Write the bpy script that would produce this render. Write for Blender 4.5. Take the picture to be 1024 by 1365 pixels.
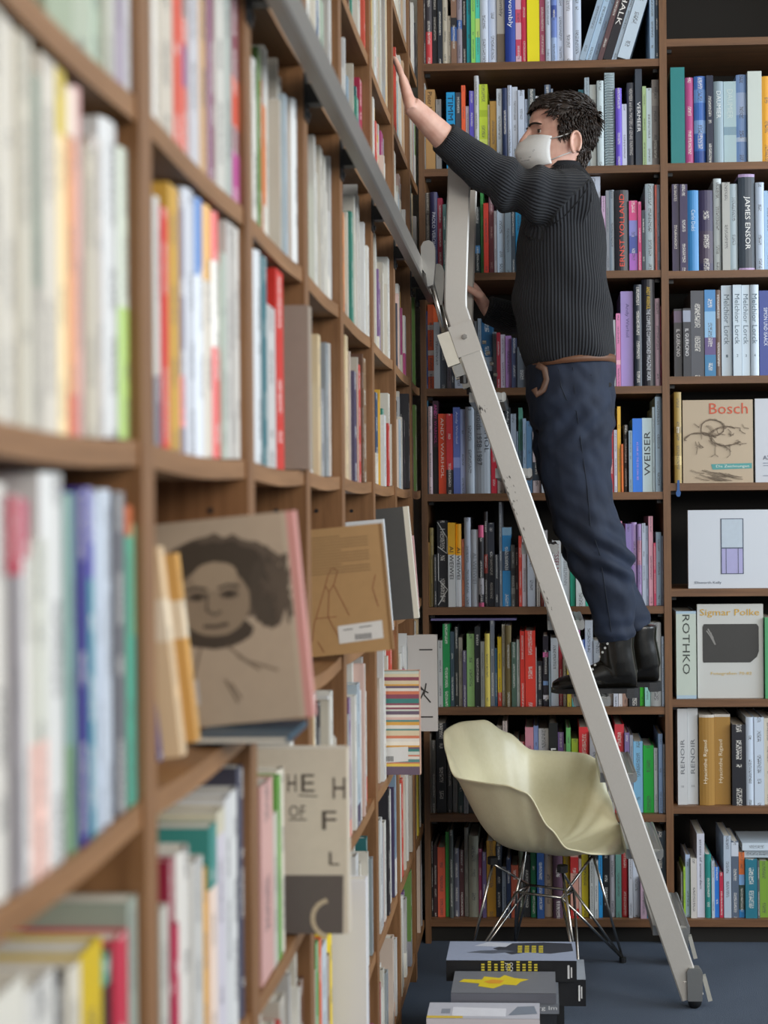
import bpy, bmesh, math, random
from mathutils import Vector, Matrix, noise
for o in list(bpy.data.objects): bpy.data.objects.remove(o)
SC = bpy.context.scene
COL = SC.collection
R = math.radians

# ------------------------------------------------------------------ camera
FPX, PPX, PPY = 1900.0, 638.0, 682.5
YAW, ROLL = 0.043, 0.009
CAM = Vector((0.379, 0.0, 1.395))
CR = (Matrix.Rotation(YAW, 3, 'Z') @ Matrix.Rotation(math.pi/2, 3, 'X') @ Matrix.Rotation(-ROLL, 3, 'Z'))
cd = bpy.data.cameras.new('camera'); cam = bpy.data.objects.new('camera', cd); COL.objects.link(cam)
cam.matrix_world = Matrix.Translation(CAM) @ CR.to_4x4()
cd.sensor_width = 36; cd.lens = FPX/1365*36; cd.shift_x = -(PPX-512)/1365; cd.clip_start = 0.05
cd.dof.use_dof = True; cd.dof.focus_distance = 4.2; cd.dof.aperture_fstop = 3.2
SC.camera = cam
def ray(px, py): return CR @ Vector(((px-PPX)/FPX, -(py-PPY)/FPX, -1))
def at(px, py, Y):
    v = ray(px, py); return CAM + v*((Y-CAM.y)/v.y)
def onx(px, py, X):
    v = ray(px, py); return CAM + v*((X-CAM.x)/v.x)

# ------------------------------------------------------------------ world, light, exposure
w = bpy.data.worlds.new('world'); SC.world = w; w.use_nodes = True
w.node_tree.nodes['Background'].inputs[0].default_value = (0.80, 0.90, 1.0, 1)
w.node_tree.nodes['Background'].inputs[1].default_value = 0.42
def area(name, loc, target, sx, sy, power, col):
    l = bpy.data.lights.new(name, 'AREA'); l.shape = 'RECTANGLE'; l.size = sx; l.size_y = sy; l.energy = power; l.color = col
    o = bpy.data.objects.new(name, l); COL.objects.link(o); o.location = loc
    o.rotation_euler = (Vector(target)-Vector(loc)).to_track_quat('-Z', 'Y').to_euler()
area('window_daylight', (3.5, -1.4, 3.1), (0.3, 3.4, 1.4), 3.6, 2.4, 235, (1.0, 0.95, 0.88))
area('side_window_daylight', (4.6, 3.0, 2.5), (0.4, 3.9, 1.4), 2.6, 2.0, 170, (0.80, 0.90, 1.0))
SC.view_settings.view_transform = 'Standard'; SC.view_settings.look = 'None'
SC.view_settings.exposure = 0.02; SC.view_settings.gamma = 1.0; SC.view_settings.use_curve_mapping = False

# ------------------------------------------------------------------ colour and materials
def lin(c):
    if isinstance(c, str):
        c = c.lstrip('#'); c = [int(c[i:i+2], 16)/255 for i in (0, 2, 4)]
    return tuple((x/12.92 if x <= .04045 else ((x+.055)/1.055)**2.4) for x in c)
MATS = {}
def newmat(name):
    m = bpy.data.materials.new(name); m.use_nodes = True
    return m, m.node_tree, m.node_tree.nodes['Principled BSDF']
def N(nt, t, **kw):
    n = nt.nodes.new(t)
    for k, v in kw.items():
        if k.startswith('i_'): n.inputs[k[2:].replace('_', ' ')].default_value = v
        else: setattr(n, k, v)
    return n
def solid(c, rough=.5, metal=0.0, bump=0.0, bscale=60, var=0.06, name=None):
    key = (c, rough, metal, bump, bscale)
    if key in MATS: return MATS[key]
    m, nt, b = newmat(name or 'paint_'+c.lstrip('#'))
    tc = N(nt, 'ShaderNodeTexCoord'); nz = N(nt, 'ShaderNodeTexNoise', i_Scale=bscale, i_Detail=3.0)
    nt.links.new(tc.outputs['Object'], nz.inputs['Vector'])
    mx = N(nt, 'ShaderNodeMix', data_type='RGBA', blend_type='MIX')
    l = lin(c)
    mx.inputs[6].default_value = (*[x*(1-var) for x in l], 1); mx.inputs[7].default_value = (*[min(1, x*(1+var)) for x in l], 1)
    nt.links.new(nz.outputs['Fac'], mx.inputs[0]); nt.links.new(mx.outputs[2], b.inputs['Base Color'])
    b.inputs['Roughness'].default_value = rough; b.inputs['Metallic'].default_value = metal
    if bump:
        bp = N(nt, 'ShaderNodeBump', i_Strength=bump, i_Distance=.004)
        nt.links.new(nz.outputs['Fac'], bp.inputs['Height']); nt.links.new(bp.outputs[0], b.inputs['Normal'])
    MATS[key] = m; return m
def mat_wood(name, c1, c2, axis):
    m, nt, b = newmat(name)
    tc = N(nt, 'ShaderNodeTexCoord'); mp = N(nt, 'ShaderNodeMapping')
    sc = [38, 38, 38]; sc[axis] = 2.2; mp.inputs['Scale'].default_value = sc
    nz = N(nt, 'ShaderNodeTexNoise', i_Scale=1.6, i_Detail=6.0, i_Roughness=.65)
    nt.links.new(tc.outputs['Object'], mp.inputs[0]); nt.links.new(mp.outputs[0], nz.inputs['Vector'])
    cr = N(nt, 'ShaderNodeValToRGB'); cr.color_ramp.elements[0].position = .3; cr.color_ramp.elements[1].position = .72
    cr.color_ramp.elements[0].color = (*lin(c1), 1); cr.color_ramp.elements[1].color = (*lin(c2), 1)
    nt.links.new(nz.outputs['Fac'], cr.inputs[0]); nt.links.new(cr.outputs[0], b.inputs['Base Color'])
    b.inputs['Roughness'].default_value = .48
    bp = N(nt, 'ShaderNodeBump', i_Strength=.12, i_Distance=.002)
    nt.links.new(nz.outputs['Fac'], bp.inputs['Height']); nt.links.new(bp.outputs[0], b.inputs['Normal'])
    return m
WOODX = mat_wood('wood_shelf_board', '#5d4029', '#80593a', 0)
WOODY = mat_wood('wood_shelf_board_side', '#75512f', '#966d48', 1)
WOODL = mat_wood('wood_upright_side', '#694627', '#8a6340', 2)
WOODZ = mat_wood('wood_upright', '#5f422b', '#835c3c', 2)
DARKBACK = solid('#17140f', .8, bscale=8, name='dark_back_panel')
def mat_book():
    m, nt, b = newmat('book_cover')
    ca = N(nt, 'ShaderNodeVertexColor', layer_name='Col'); uv = N(nt, 'ShaderNodeUVMap', uv_map='UV')
    sp = N(nt, 'ShaderNodeSeparateXYZ'); nt.links.new(uv.outputs[0], sp.inputs[0])
    def M(op, a, bb=None):
        n = N(nt, 'ShaderNodeMath', operation=op)
        for i, x in enumerate((a, bb)):
            if x is None: continue
            if hasattr(x, 'is_linked'): nt.links.new(x, n.inputs[i])
            else: n.inputs[i].default_value = x
        return n.outputs[0]
    U, V = sp.outputs[0], sp.outputs[1]
    band = M('LESS_THAN', M('ABSOLUTE', U), .2)
    n1 = N(nt, 'ShaderNodeTexNoise', noise_dimensions='2D', i_Scale=1.0, i_Detail=1.0)
    cb = N(nt, 'ShaderNodeCombineXYZ'); nt.links.new(M('MULTIPLY', V, 330.), cb.inputs[0]); nt.links.new(M('MULTIPLY', U, 7.), cb.inputs[1])
    nt.links.new(cb.outputs[0], n1.inputs['Vector'])
    n2 = N(nt, 'ShaderNodeTexNoise', noise_dimensions='1D', i_Scale=13.0, i_Detail=0.0); nt.links.new(V, n2.inputs['W'])
    mask = M('MULTIPLY', M('MULTIPLY', band, M('GREATER_THAN', n1.outputs['Fac'], .5)), M('GREATER_THAN', n2.outputs['Fac'], .5))
    bw = N(nt, 'ShaderNodeRGBToBW'); nt.links.new(ca.outputs[0], bw.inputs[0])
    dk = M('GREATER_THAN', bw.outputs[0], .22)
    pc = N(nt, 'ShaderNodeMix', data_type='RGBA'); pc.inputs[6].default_value = (.75, .73, .68, 1); pc.inputs[7].default_value = (.07, .07, .08, 1)
    nt.links.new(dk, pc.inputs[0])
    mx = N(nt, 'ShaderNodeMix', data_type='RGBA'); nt.links.new(M('MULTIPLY', mask, .75), mx.inputs[0]); nt.links.new(ca.outputs[0], mx.inputs[6]); nt.links.new(pc.outputs[2], mx.inputs[7])
    nt.links.new(mx.outputs[2], b.inputs['Base Color'])
    b.inputs['Roughness'].default_value = .38
    return m
BOOK = mat_book()
def mat_pages():
    m, nt, b = newmat('paper_pages')
    tc = N(nt, 'ShaderNodeTexCoord'); mp = N(nt, 'ShaderNodeMapping'); mp.inputs['Scale'].default_value = (1400, 20, 20)
    nz = N(nt, 'ShaderNodeTexNoise', i_Scale=1.0, i_Detail=2.0); nt.links.new(tc.outputs['Object'], mp.inputs[0]); nt.links.new(mp.outputs[0], nz.inputs['Vector'])
    cr = N(nt, 'ShaderNodeValToRGB'); cr.color_ramp.elements[0].color = (*lin('#b9b2a4'), 1); cr.color_ramp.elements[1].color = (*lin('#e4dfd3'), 1)
    nt.links.new(nz.outputs['Fac'], cr.inputs[0]); nt.links.new(cr.outputs[0], b.inputs['Base Color']); b.inputs['Roughness'].default_value = .8
    return m
PAGES = mat_pages()
ALU = solid('#a6a6a3', .34, .8, .05, 200, .03, 'brushed_aluminium')
ALUP = solid('#bdb9b2', .42, .25, .04, 150, .03, 'coated_aluminium')
STEEL = solid('#b9b6b0', .25, 1.0, name='chrome_steel')
BLACKP = solid('#17181a', .5, name='black_plastic')

# ------------------------------------------------------------------ mesh helpers
class MB:
    def __init__(s): s.v = []; s.f = []; s.c = []; s.u = []; s.cur = (1, 1, 1); s.smooth = False
    def vert(s, p): s.v.append(tuple(p)); return len(s.v)-1
    def face(s, idx, col=None, uv=None):
        s.f.append(tuple(idx)); s.c.append(col or s.cur); s.u.append(uv)
    def box(s, lo, hi, M=None):
        (x0, y0, z0), (x1, y1, z1) = lo, hi
        P = [Vector(p) for p in ((x0,y0,z0),(x1,y0,z0),(x1,y1,z0),(x0,y1,z0),(x0,y0,z1),(x1,y0,z1),(x1,y1,z1),(x0,y1,z1))]
        if M: P = [M @ p for p in P]
        i = [s.vert(p) for p in P]
        for q in ((0,3,2,1),(4,5,6,7),(0,1,5,4),(1,2,6,5),(2,3,7,6),(3,0,4,7)): s.face([i[k] for k in q])
    def rings(s, rings, cap=True):
        n = len(rings[0]); ids = [[s.vert(p) for p in r] for r in rings]
        for a, b in zip(ids, ids[1:]):
            for k in range(n): s.face((a[k], a[(k+1) % n], b[(k+1) % n], b[k]))
        if cap: s.face(ids[0][::-1]); s.face(ids[-1])
    def tube(s, path, rad, seg=12, flat=1.0, up=None, cap=True):
        path = [Vector(p) for p in path]; n = len(path)
        if not hasattr(rad, '__len__'): rad = [rad]*n
        ref = Vector(up) if up else None; rs = []; pn = None
        for i, p in enumerate(path):
            t = (path[min(i+1, n-1)]-path[max(i-1, 0)]).normalized()
            if pn is None:
                a = ref or (Vector((0, 0, 1)) if abs(t.z) < .9 else Vector((1, 0, 0)))
            else: a = pn
            nn = (a - t*a.dot(t)).normalized(); pn = nn; bb = t.cross(nn)
            r = rad[i]; ra, rb = (r if hasattr(r, '__len__') else (r, r*flat))
            rs.append([p + nn*(ra*math.cos(2*math.pi*k/seg)) + bb*(rb*math.sin(2*math.pi*k/seg)) for k in range(seg)])
        s.rings(rs, cap)
    def sphere(s, c, r, seg=12, M=None):
        c = Vector(c); r = Vector(r) if hasattr(r, '__len__') else Vector((r, r, r)); rs = []
        for i in range(1, seg//2):
            a = math.pi*i/(seg//2)
            ring = []
            for k in range(seg):
                d = Vector((math.sin(a)*math.cos(2*math.pi*k/seg)*r.x, math.sin(a)*math.sin(2*math.pi*k/seg)*r.y, -math.cos(a)*r.z))
                ring.append(c + ((M @ d) if M else d))
            rs.append(ring)
        s.rings(rs)
    def mesh(s, name):
        me = bpy.data.meshes.new(name); me.from_pydata(s.v, [], s.f); me.update()
        return me
    def build(s, name, mat, parent=None, smooth=False, colors=False, M=None):
        me = s.mesh(name)
        if colors: paint(me, s)
        if smooth: me.polygons.foreach_set('use_smooth', [True]*len(me.polygons))
        me.materials.append(mat)
        o = bpy.data.objects.new(name, me); COL.objects.link(o)
        if M is not None: o.matrix_world = M
        if parent: o.parent = parent
        return o
def paint(me, s):
    ca = me.color_attributes.new('Col', 'FLOAT_COLOR', 'CORNER'); uv = me.uv_layers.new(name='UV')
    cc = []; uu = []
    for f, c, u in zip(s.f, s.c, s.u):
        for k in range(len(f)):
            cc += [c[0], c[1], c[2], 1.0]; uu += list(u[k]) if u else [5.0, 0.0]
    ca.data.foreach_set('color', cc); uv.data.foreach_set('uv', uu)
def tag(o, label=None, cat=None, group=None, kind=None):
    if label: o['label'] = label
    if cat: o['category'] = cat
    if group: o['group'] = group
    if kind: o['kind'] = kind
    return o
def empty(name, loc=(0, 0, 0)):
    o = bpy.data.objects.new(name, None); o.empty_display_size = .05; COL.objects.link(o); o.location = loc
    return o
def part(name, mb, mat, root, smooth=False, label=None):
    """a child whose vertices were given in world space"""
    if root.type == 'EMPTY' or True:
        t = Matrix.Translation(root.location) if root.parent is None else (Matrix.Translation(root.parent.location) @ Matrix.Translation(root.location))
        inv = t.inverted(); mb.v = [tuple(inv @ Vector(p)) for p in mb.v]
    o = mb.build(name, mat, root, smooth)
    if label: o['label'] = label
    return o
def remesh(mb, voxel, smooth=4, fac=.5):
    me = mb.mesh('tmp'); o = bpy.data.objects.new('tmp', me); COL.objects.link(o)
    m = o.modifiers.new('r', 'REMESH'); m.mode = 'VOXEL'; m.voxel_size = voxel
    if smooth:
        s_ = o.modifiers.new('s', 'SMOOTH'); s_.iterations = smooth; s_.factor = fac
    dg = bpy.context.evaluated_depsgraph_get(); ne = bpy.data.meshes.new_from_object(o.evaluated_get(dg), depsgraph=dg)
    bpy.data.objects.remove(o); bpy.data.meshes.remove(me)
    ne.polygons.foreach_set('use_smooth', [True]*len(ne.polygons))
    return ne
def mesh_obj(name, me, mat, root):
    off = root.location.copy()
    if root.parent: off += root.parent.location
    me.transform(Matrix.Translation(-off)); me.materials.clear(); me.materials.append(mat)
    o = bpy.data.objects.new(name, me); COL.objects.link(o); o.parent = root
    return o
# lettering: a text turned into a flat mesh, normalised to the unit square
TXT = {}
def text2d(s):
    if s in TXT: return TXT[s]
    cu = bpy.data.curves.new('t', 'FONT'); cu.body = s; cu.resolution_u = 2
    o = bpy.data.objects.new('t', cu); COL.objects.link(o)
    dg = bpy.context.evaluated_depsgraph_get(); me = bpy.data.meshes.new_from_object(o.evaluated_get(dg), depsgraph=dg)
    V = [(v.co.x, v.co.y) for v in me.vertices]; F = [tuple(p.vertices) for p in me.polygons]
    bpy.data.objects.remove(o); bpy.data.curves.remove(cu); bpy.data.meshes.remove(me)
    x0 = min(v[0] for v in V); x1 = max(v[0] for v in V); y0 = min(v[1] for v in V); y1 = max(v[1] for v in V)
    TXT[s] = ([((x-x0)/(x1-x0), (y-y0)/(y1-y0)) for x, y in V], F); return TXT[s]
def lettering(s, fn, col, parent, name='title'):
    V, F = text2d(s); mb = MB()
    for x, y in V: mb.vert(fn(x, y))
    for f in F: mb.face(f)
    return mb.build(name, solid(col, .5), parent)
# ------------------------------------------------------------------ room
YF = 4.60            # front plane of the far bookcase
def struct(name, lo, hi, mat):
    mb = MB(); mb.box(lo, hi); return tag(mb.build(name, mat), kind='structure')
def mat_carpet():
    m, nt, b = newmat('blue_grey_carpet')
    tc = N(nt, 'ShaderNodeTexCoord'); nz = N(nt, 'ShaderNodeTexNoise', i_Scale=420.0, i_Detail=3.0); n2 = N(nt, 'ShaderNodeTexNoise', i_Scale=3.0, i_Detail=3.0)
    for n in (nz, n2): nt.links.new(tc.outputs['Object'], n.inputs['Vector'])
    cr = N(nt, 'ShaderNodeValToRGB'); cr.color_ramp.elements[0].position = .3; cr.color_ramp.elements[1].position = .75
    cr.color_ramp.elements[0].color = (*lin('#323b49'), 1); cr.color_ramp.elements[1].color = (*lin('#535e6e'), 1)
    ad = N(nt, 'ShaderNodeMix', data_type='FLOAT'); ad.inputs[0].default_value = .35
    nt.links.new(nz.outputs['Fac'], ad.inputs[2]); nt.links.new(n2.outputs['Fac'], ad.inputs[3])
    nt.links.new(ad.outputs[0], cr.inputs[0]); nt.links.new(cr.outputs[0], b.inputs['Base Color']); b.inputs['Roughness'].default_value = .95
    bp = N(nt, 'ShaderNodeBump', i_Strength=.5, i_Distance=.004); nt.links.new(nz.outputs['Fac'], bp.inputs['Height']); nt.links.new(bp.outputs[0], b.inputs['Normal'])
    return m
struct('floor', (-.5, -3, -.1), (5, 5.1, 0), mat_carpet())
PLASTER = solid('#d9d5cc', .9, bump=.1, bscale=30, name='white_plaster')
struct('wall_left', (-.5, -3, 0), (-.36, 5.1, 3.7), PLASTER)
struct('wall_far', (-.36, 4.97, 0), (5, 5.1, 3.7), PLASTER)
struct('ceiling', (-.5, -3, 3.7), (5, 5.1, 3.8), PLASTER)

# ------------------------------------------------------------------ bookcases
UPX = [190, 331, 408.5, 456, 497.5, 527, 549]
UPY = [onx(px, 630, 0).y for px in UPX]; UT = .042
UPY = [UPY[0]-.475] + UPY                                  # one upright nearer than the frame
CELLS = [(UPY[i]+UT, UPY[i+1]) for i in range(len(UPY)-1)] + [(UPY[-1]+UT, YF-.03)]
LZ = [.085, .395, .745, 1.121, 1.466, 1.795, 2.149, 2.44, 2.785, 3.12]
ST = .024
lb = tag(empty('bookcase', (-.16, 2.7, 0)), 'tall brown wooden bookcase along the left wall, packed with books', 'bookcase')
for i, y in enumerate(UPY):
    mb = MB(); mb.box((-.33, y, 0), (0, y+UT, 3.2)); part('upright', mb, WOODL, lb)
for ci, (a, b) in enumerate(CELLS):
    for z in LZ:
        mb = MB(); n = 6
        rs = []
        for k in range(n+1):                                # boards sag a little between the uprights
            t = k/n; y = a + (b-a)*t; s_ = -.006*math.sin(math.pi*t)
            rs.append([(-.33, y, z-ST+s_), (-.004, y, z-ST+s_), (-.004, y, z+s_), (-.33, y, z+s_)])
        mb.rings(rs); part('shelf', mb, WOODY, lb)
mb = MB(); mb.box((-.35, UPY[0], 0), (-.33, YF+.36, 3.2)); part('back_panel', mb, DARKBACK, lb)
for ci, (a, b) in enumerate(CELLS):
    mb = MB(); mb.box((-.05, a, 0), (-.03, b, LZ[0]-ST)); part('plinth', mb, DARKBACK, lb)
# shelf pin holes on the bare uprights of the display row
for i in (2, 3, 4, 5, 6):
    for zz in (1.33, 1.40):
        mb = MB(); y = UPY[i]; mb.tube([(-.05, y-.0005, zz), (-.05, y-.0015, zz)], .004, 8); part('pin_hole', mb, BLACKP, lb)

fb = tag(empty('bookcase', (.75, 4.78, 0)), 'brown wooden bookcase with black back across the far end', 'bookcase')
PXL, PXR = at(566, 680, YF).x, at(889.5, 680, YF).x       # left post, middle post
BW = PXR-PXL; PX2 = PXR+BW
for x, t in ((PXL, .018), (PXR, .0235), (PX2, .0235)):
    mb = MB(); mb.box((x-t/2, YF, 0), (x+t/2, YF+.33, 3.2)); part('upright', mb, WOODZ, fb)
SL = [at(725, y, YF).z for y in (81, 222, 362, 516, 657, 809, 943, 1086, 1226)]
SR = [at(960, y, YF).z for y in (50, 216, 360, 501, 643.5, 785, 932.5, 1075, 1226)]
for zs, x0, x1 in ((SL, PXL+.009, PXR-.012), (SR, PXR+.012, PX2-.012)):
    for z in zs + [zs[0]+.34]:
        mb = MB(); mb.box((x0, YF+.003, z-ST), (x1, YF+.33, z)); part('shelf', mb, WOODX, fb)
    mb = MB(); mb.box((x0, YF+.03, 0), (x1, YF+.05, zs[-1]-ST)); part('plinth', mb, DARKBACK, fb)
mb = MB(); mb.box((PXL-.01, YF+.33, 0), (PX2+.012, YF+.345, 3.2)); part('back_panel', mb, DARKBACK, fb)
for zs, xx in ((SL, PXR-.022), (SL, PXL+.02), (SR, PXR+.022)):
    for z in zs[:-1]:
        mb = MB(); mb.box((xx-.008, YF+.03, z-ST-.012), (xx+.008, YF+.045, z-ST-.001)); part('shelf_pin', mb, BLACKP, fb)

# ------------------------------------------------------------------ books
ORD = 'first second third fourth fifth sixth seventh eighth ninth tenth eleventh twelfth thirteenth fourteenth fifteenth sixteenth seventeenth eighteenth nineteenth twentieth'.split()
TENS = {2: 'twenty', 3: 'thirty', 4: 'forty', 5: 'fifty'}
def ordw(n):
    if n <= 20: return ORD[n-1]
    t, u = divmod(n, 10)
    return (TENS[t][:-1]+'ieth') if u == 0 else TENS[t]+'-'+ORD[u-1]
def cname(c):
    c = c.lstrip('#'); r, g, b = [int(c[i:i+2], 16)/255 for i in (0, 2, 4)]
    mx, mn = max(r, g, b), min(r, g, b); d = mx-mn; s = d/mx if mx else 0
    if s < .13:
        return 'black' if mx < .22 else 'dark grey' if mx < .42 else 'mid grey' if mx < .62 else 'light grey' if mx < .78 else 'white'
    h = (60*((g-b)/d) if mx == r else 60*((b-r)/d)+120 if mx == g else 60*((r-g)/d)+240) % 360
    if s < .3 and mx > .7: return 'cream' if 20 < h < 75 else 'pale blue' if 170 < h < 255 else 'pale pink' if (h > 300 or h < 20) else 'pale green' if h < 170 else 'pale lilac'
    base = 'red' if h < 14 or h > 345 else 'orange' if h < 36 else 'yellow' if h < 64 else 'green' if h < 165 else 'teal' if h < 192 else 'blue' if h < 246 else 'purple' if h < 290 else 'pink'
    if base == 'orange' and (mx < .75 or s < .5): base = 'tan' if mx > .5 else 'brown'
    if base == 'yellow' and mx < .6: base = 'olive'
    if mx < .24: return 'near-black '+base
    return ('dark ' if mx < .5 else '')+base
def cover_into(mb, w, h, d, bands, rnd, prt, M=None, voff=0.0):
    t = min(.0028, w*.16)
    ns = 5 if rnd else 1
    out = [(-w/2, d)]
    bul = min(w*.16, .006) if rnd else 0
    for k in range(ns+1):
        a = -1+2*k/ns; out.append((a*w/2, bul*a*a))
    out.append((w/2, d))
    inn = [(-w/2+t, d)]
    for k in range(ns+1):
        a = -1+2*k/ns; inn.append((a*(w/2-t), bul*a*a+t))
    inn.append((w/2-t, d))
    zs = sorted({0.0, 1.0} | {b[0] for b in bands} | {b[1] for b in bands})
    n = len(out); L = []
    for z in zs:
        po = [Vector((x, y, z*h)) for x, y in out]; pi = [Vector((x, y, z*h)) for x, y in inn]
        if M: po = [M @ p for p in po]; pi = [M @ p for p in pi]
        L.append(([mb.vert(p) for p in po], [mb.vert(p) for p in pi]))
    def colat(zm):
        c = bands[0][2]
        for b in bands:
            if b[0] <= zm <= b[1]: c = b[2]
        return c
    for j in range(len(zs)-1):
        c = colat((zs[j]+zs[j+1])/2); (o0, i0), (o1, i1) = L[j], L[j+1]
        v0, v1 = zs[j]*h+voff, zs[j+1]*h+voff
        for k in range(n-1):
            uv = None
            if prt and 0 < k < n-2:
                a, b_ = out[k][0]/w, out[k+1][0]/w; uv = ((a, v0), (b_, v0), (b_, v1), (a, v1))
            mb.face((o0[k], o0[k+1], o1[k+1], o1[k]), c, uv)
            mb.face((i0[k+1], i0[k], i1[k], i1[k+1]), c)
        mb.face((o0[0], o1[0], i1[0], i0[0]), c); mb.face((o0[-1], i0[-1], i1[-1], o1[-1]), c)
    ob, ib = L[0]; ot, it = L[-1]; c0, c1 = colat(0), colat(1)
    for k in range(n-1):
        mb.face((ob[k+1], ob[k], ib[k], ib[k+1]), c0); mb.face((ot[k], ot[k+1], it[k+1], it[k]), c1)
    return t
def pages_into(mb, w, h, d, M=None, ins=.003, bul=0.0):
    t = min(.0028, w*.16)+.0002; mb.box((-w/2+t, t+bul+.0012, min(ins, h*.02)), (w/2-t, d-ins, h-min(ins, h*.02)), M)
BOOKS = 0
def book(w, h, d, col, M, label, group, bands=None, rnd=None, prt=True, text=None, name='book', rng=random):
    """spine faces local -Y, origin at the foot of the spine"""
    global BOOKS; BOOKS += 1
    if rnd is None: rnd = w > .012 and rng.random() < .45
    B = [(0.0, 1.0, lin(col))] + [(a, b, lin(c)) for a, b, c in (bands or [])]
    mb = MB(); cover_into(mb, w, h, d, B, rnd, prt and not text, None, BOOKS*3.37)
    o = mb.build(name, BOOK, None, False, True, M)
    pb = MB(); pages_into(pb, w, h, d, None, .003 if rng.random() < .6 else .0008, min(w*.16, .006) if rnd else 0)
    pb.build('pages', PAGES, o)
    tag(o, label, 'book', group)
    for tx in (text or []):
        s, tc, dr, z0, z1, wf = tx[:6]; off = tx[6] if len(tx) > 6 else 0.0
        H = (z1-z0)*h; W_ = wf*w; yy = -.0007
        if dr == 'd': fn = lambda x, y: ((y-.5)*W_ + off*w, yy, z1*h - x*H)
        elif dr == 'u': fn = lambda x, y: ((.5-y)*W_ + off*w, yy, z0*h + x*H)
        else: fn = lambda x, y: ((x-.5)*W_ + off*w, yy, z0*h + y*H)
        lettering(s, fn, tc, o)
    return o
QUEUE = []
POLY = [[(523,70),(545,75),(600,168),(700,228),(690,200),(705,135),(750,125),(795,160),(790,235),(810,300),(822,480),(820,640),(850,800),(880,915),(735,920),(790,860),(700,560),(685,430),(620,420),(612,365),(680,360),(690,290),(575,200)],
        [(597,225),(628,225),(626,400),(945,1340),(905,1340),(590,420)], [(595,965),(690,965),(720,1005),(805,1018),(840,1130),(690,1130),(620,1060)]]
def inside(pl, x, y):
    r = False; j = len(pl)-1
    for i in range(len(pl)):
        if (pl[i][1] > y) != (pl[j][1] > y) and x < (pl[j][0]-pl[i][0])*(y-pl[i][1])/(pl[j][1]-pl[i][1])+pl[i][0]: r = not r
        j = i
    return r
def proj(p):
    q = CR.transposed() @ (p-CAM); return PPX+FPX*q.x/-q.z, PPY-FPX*q.y/-q.z
def shown(w, h, M):
    """rough visible spine area in picture pixels, used to choose which books are separate objects"""
    c = [proj(M @ Vector((x, 0, z))) for x, z in ((-w/2, 0), (w/2, 0), (-w/2, h))]
    ar = abs((c[1][0]-c[0][0])*(c[2][1]-c[0][1])-(c[1][1]-c[0][1])*(c[2][0]-c[0][0])); n = 0
    for i in range(12):
        x, y = proj(M @ Vector((0, 0, h*(i+.5)/12)))
        if 0 <= x < 1024 and 0 <= y < 1365 and not any(inside(q, x, y) for q in POLY): n += 1
    return ar*n/12
def queue(*a, **k): QUEUE.append((shown(a[0], a[1], a[4]), len(QUEUE), a, k))
def coverart(o, side, w, d, h):
    """mapping of cover coordinates (s,t in 0..1) to the book's local space; side +1 = spine on the viewer's left"""
    def fn(s, t, lift=.0008):
        return ((w/2+lift) if side > 0 else -(w/2+lift), d*(s if side > 0 else 1-s), h*t)
    return fn
NART = 0
def art_poly(o, fn, pts, col, name='print', lift=.0008):
    global NART; NART = (NART+1) % 40; lift += NART*.000001; mb = MB(); mb.face([mb.vert(fn(s, t, lift)) for s, t in pts]); return mb.build(name, solid(col, .5), o)
def art_lines(o, fn, lines, col, wd, asp=1.0, name='drawn_lines', lift=.0012):
    mb = MB()
    for ln in lines:
        for (a, b), (c, d_) in zip(ln, ln[1:]):
            dx, dy = (c-a), (d_-b)/asp; L = math.hypot(dx, dy) or 1; nx, ny = -dy/L*wd/2, dx/L*wd/2*asp
            lift += .000015
            mb.face([mb.vert(fn(p, q, lift)) for p, q in ((a+nx, b+ny), (a-nx, b-ny), (c-nx, d_-ny), (c+nx, d_+ny))])
    return tag(mb.build(name, solid(col, .6), o), kind='stuff')
def art_text(o, fn, s, col, s0, s1, t0, t1, lift=.0014):
    return lettering(s, lambda x, y: fn(s0+(s1-s0)*x, t0+(t1-t0)*y, lift), col, o)
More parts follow.
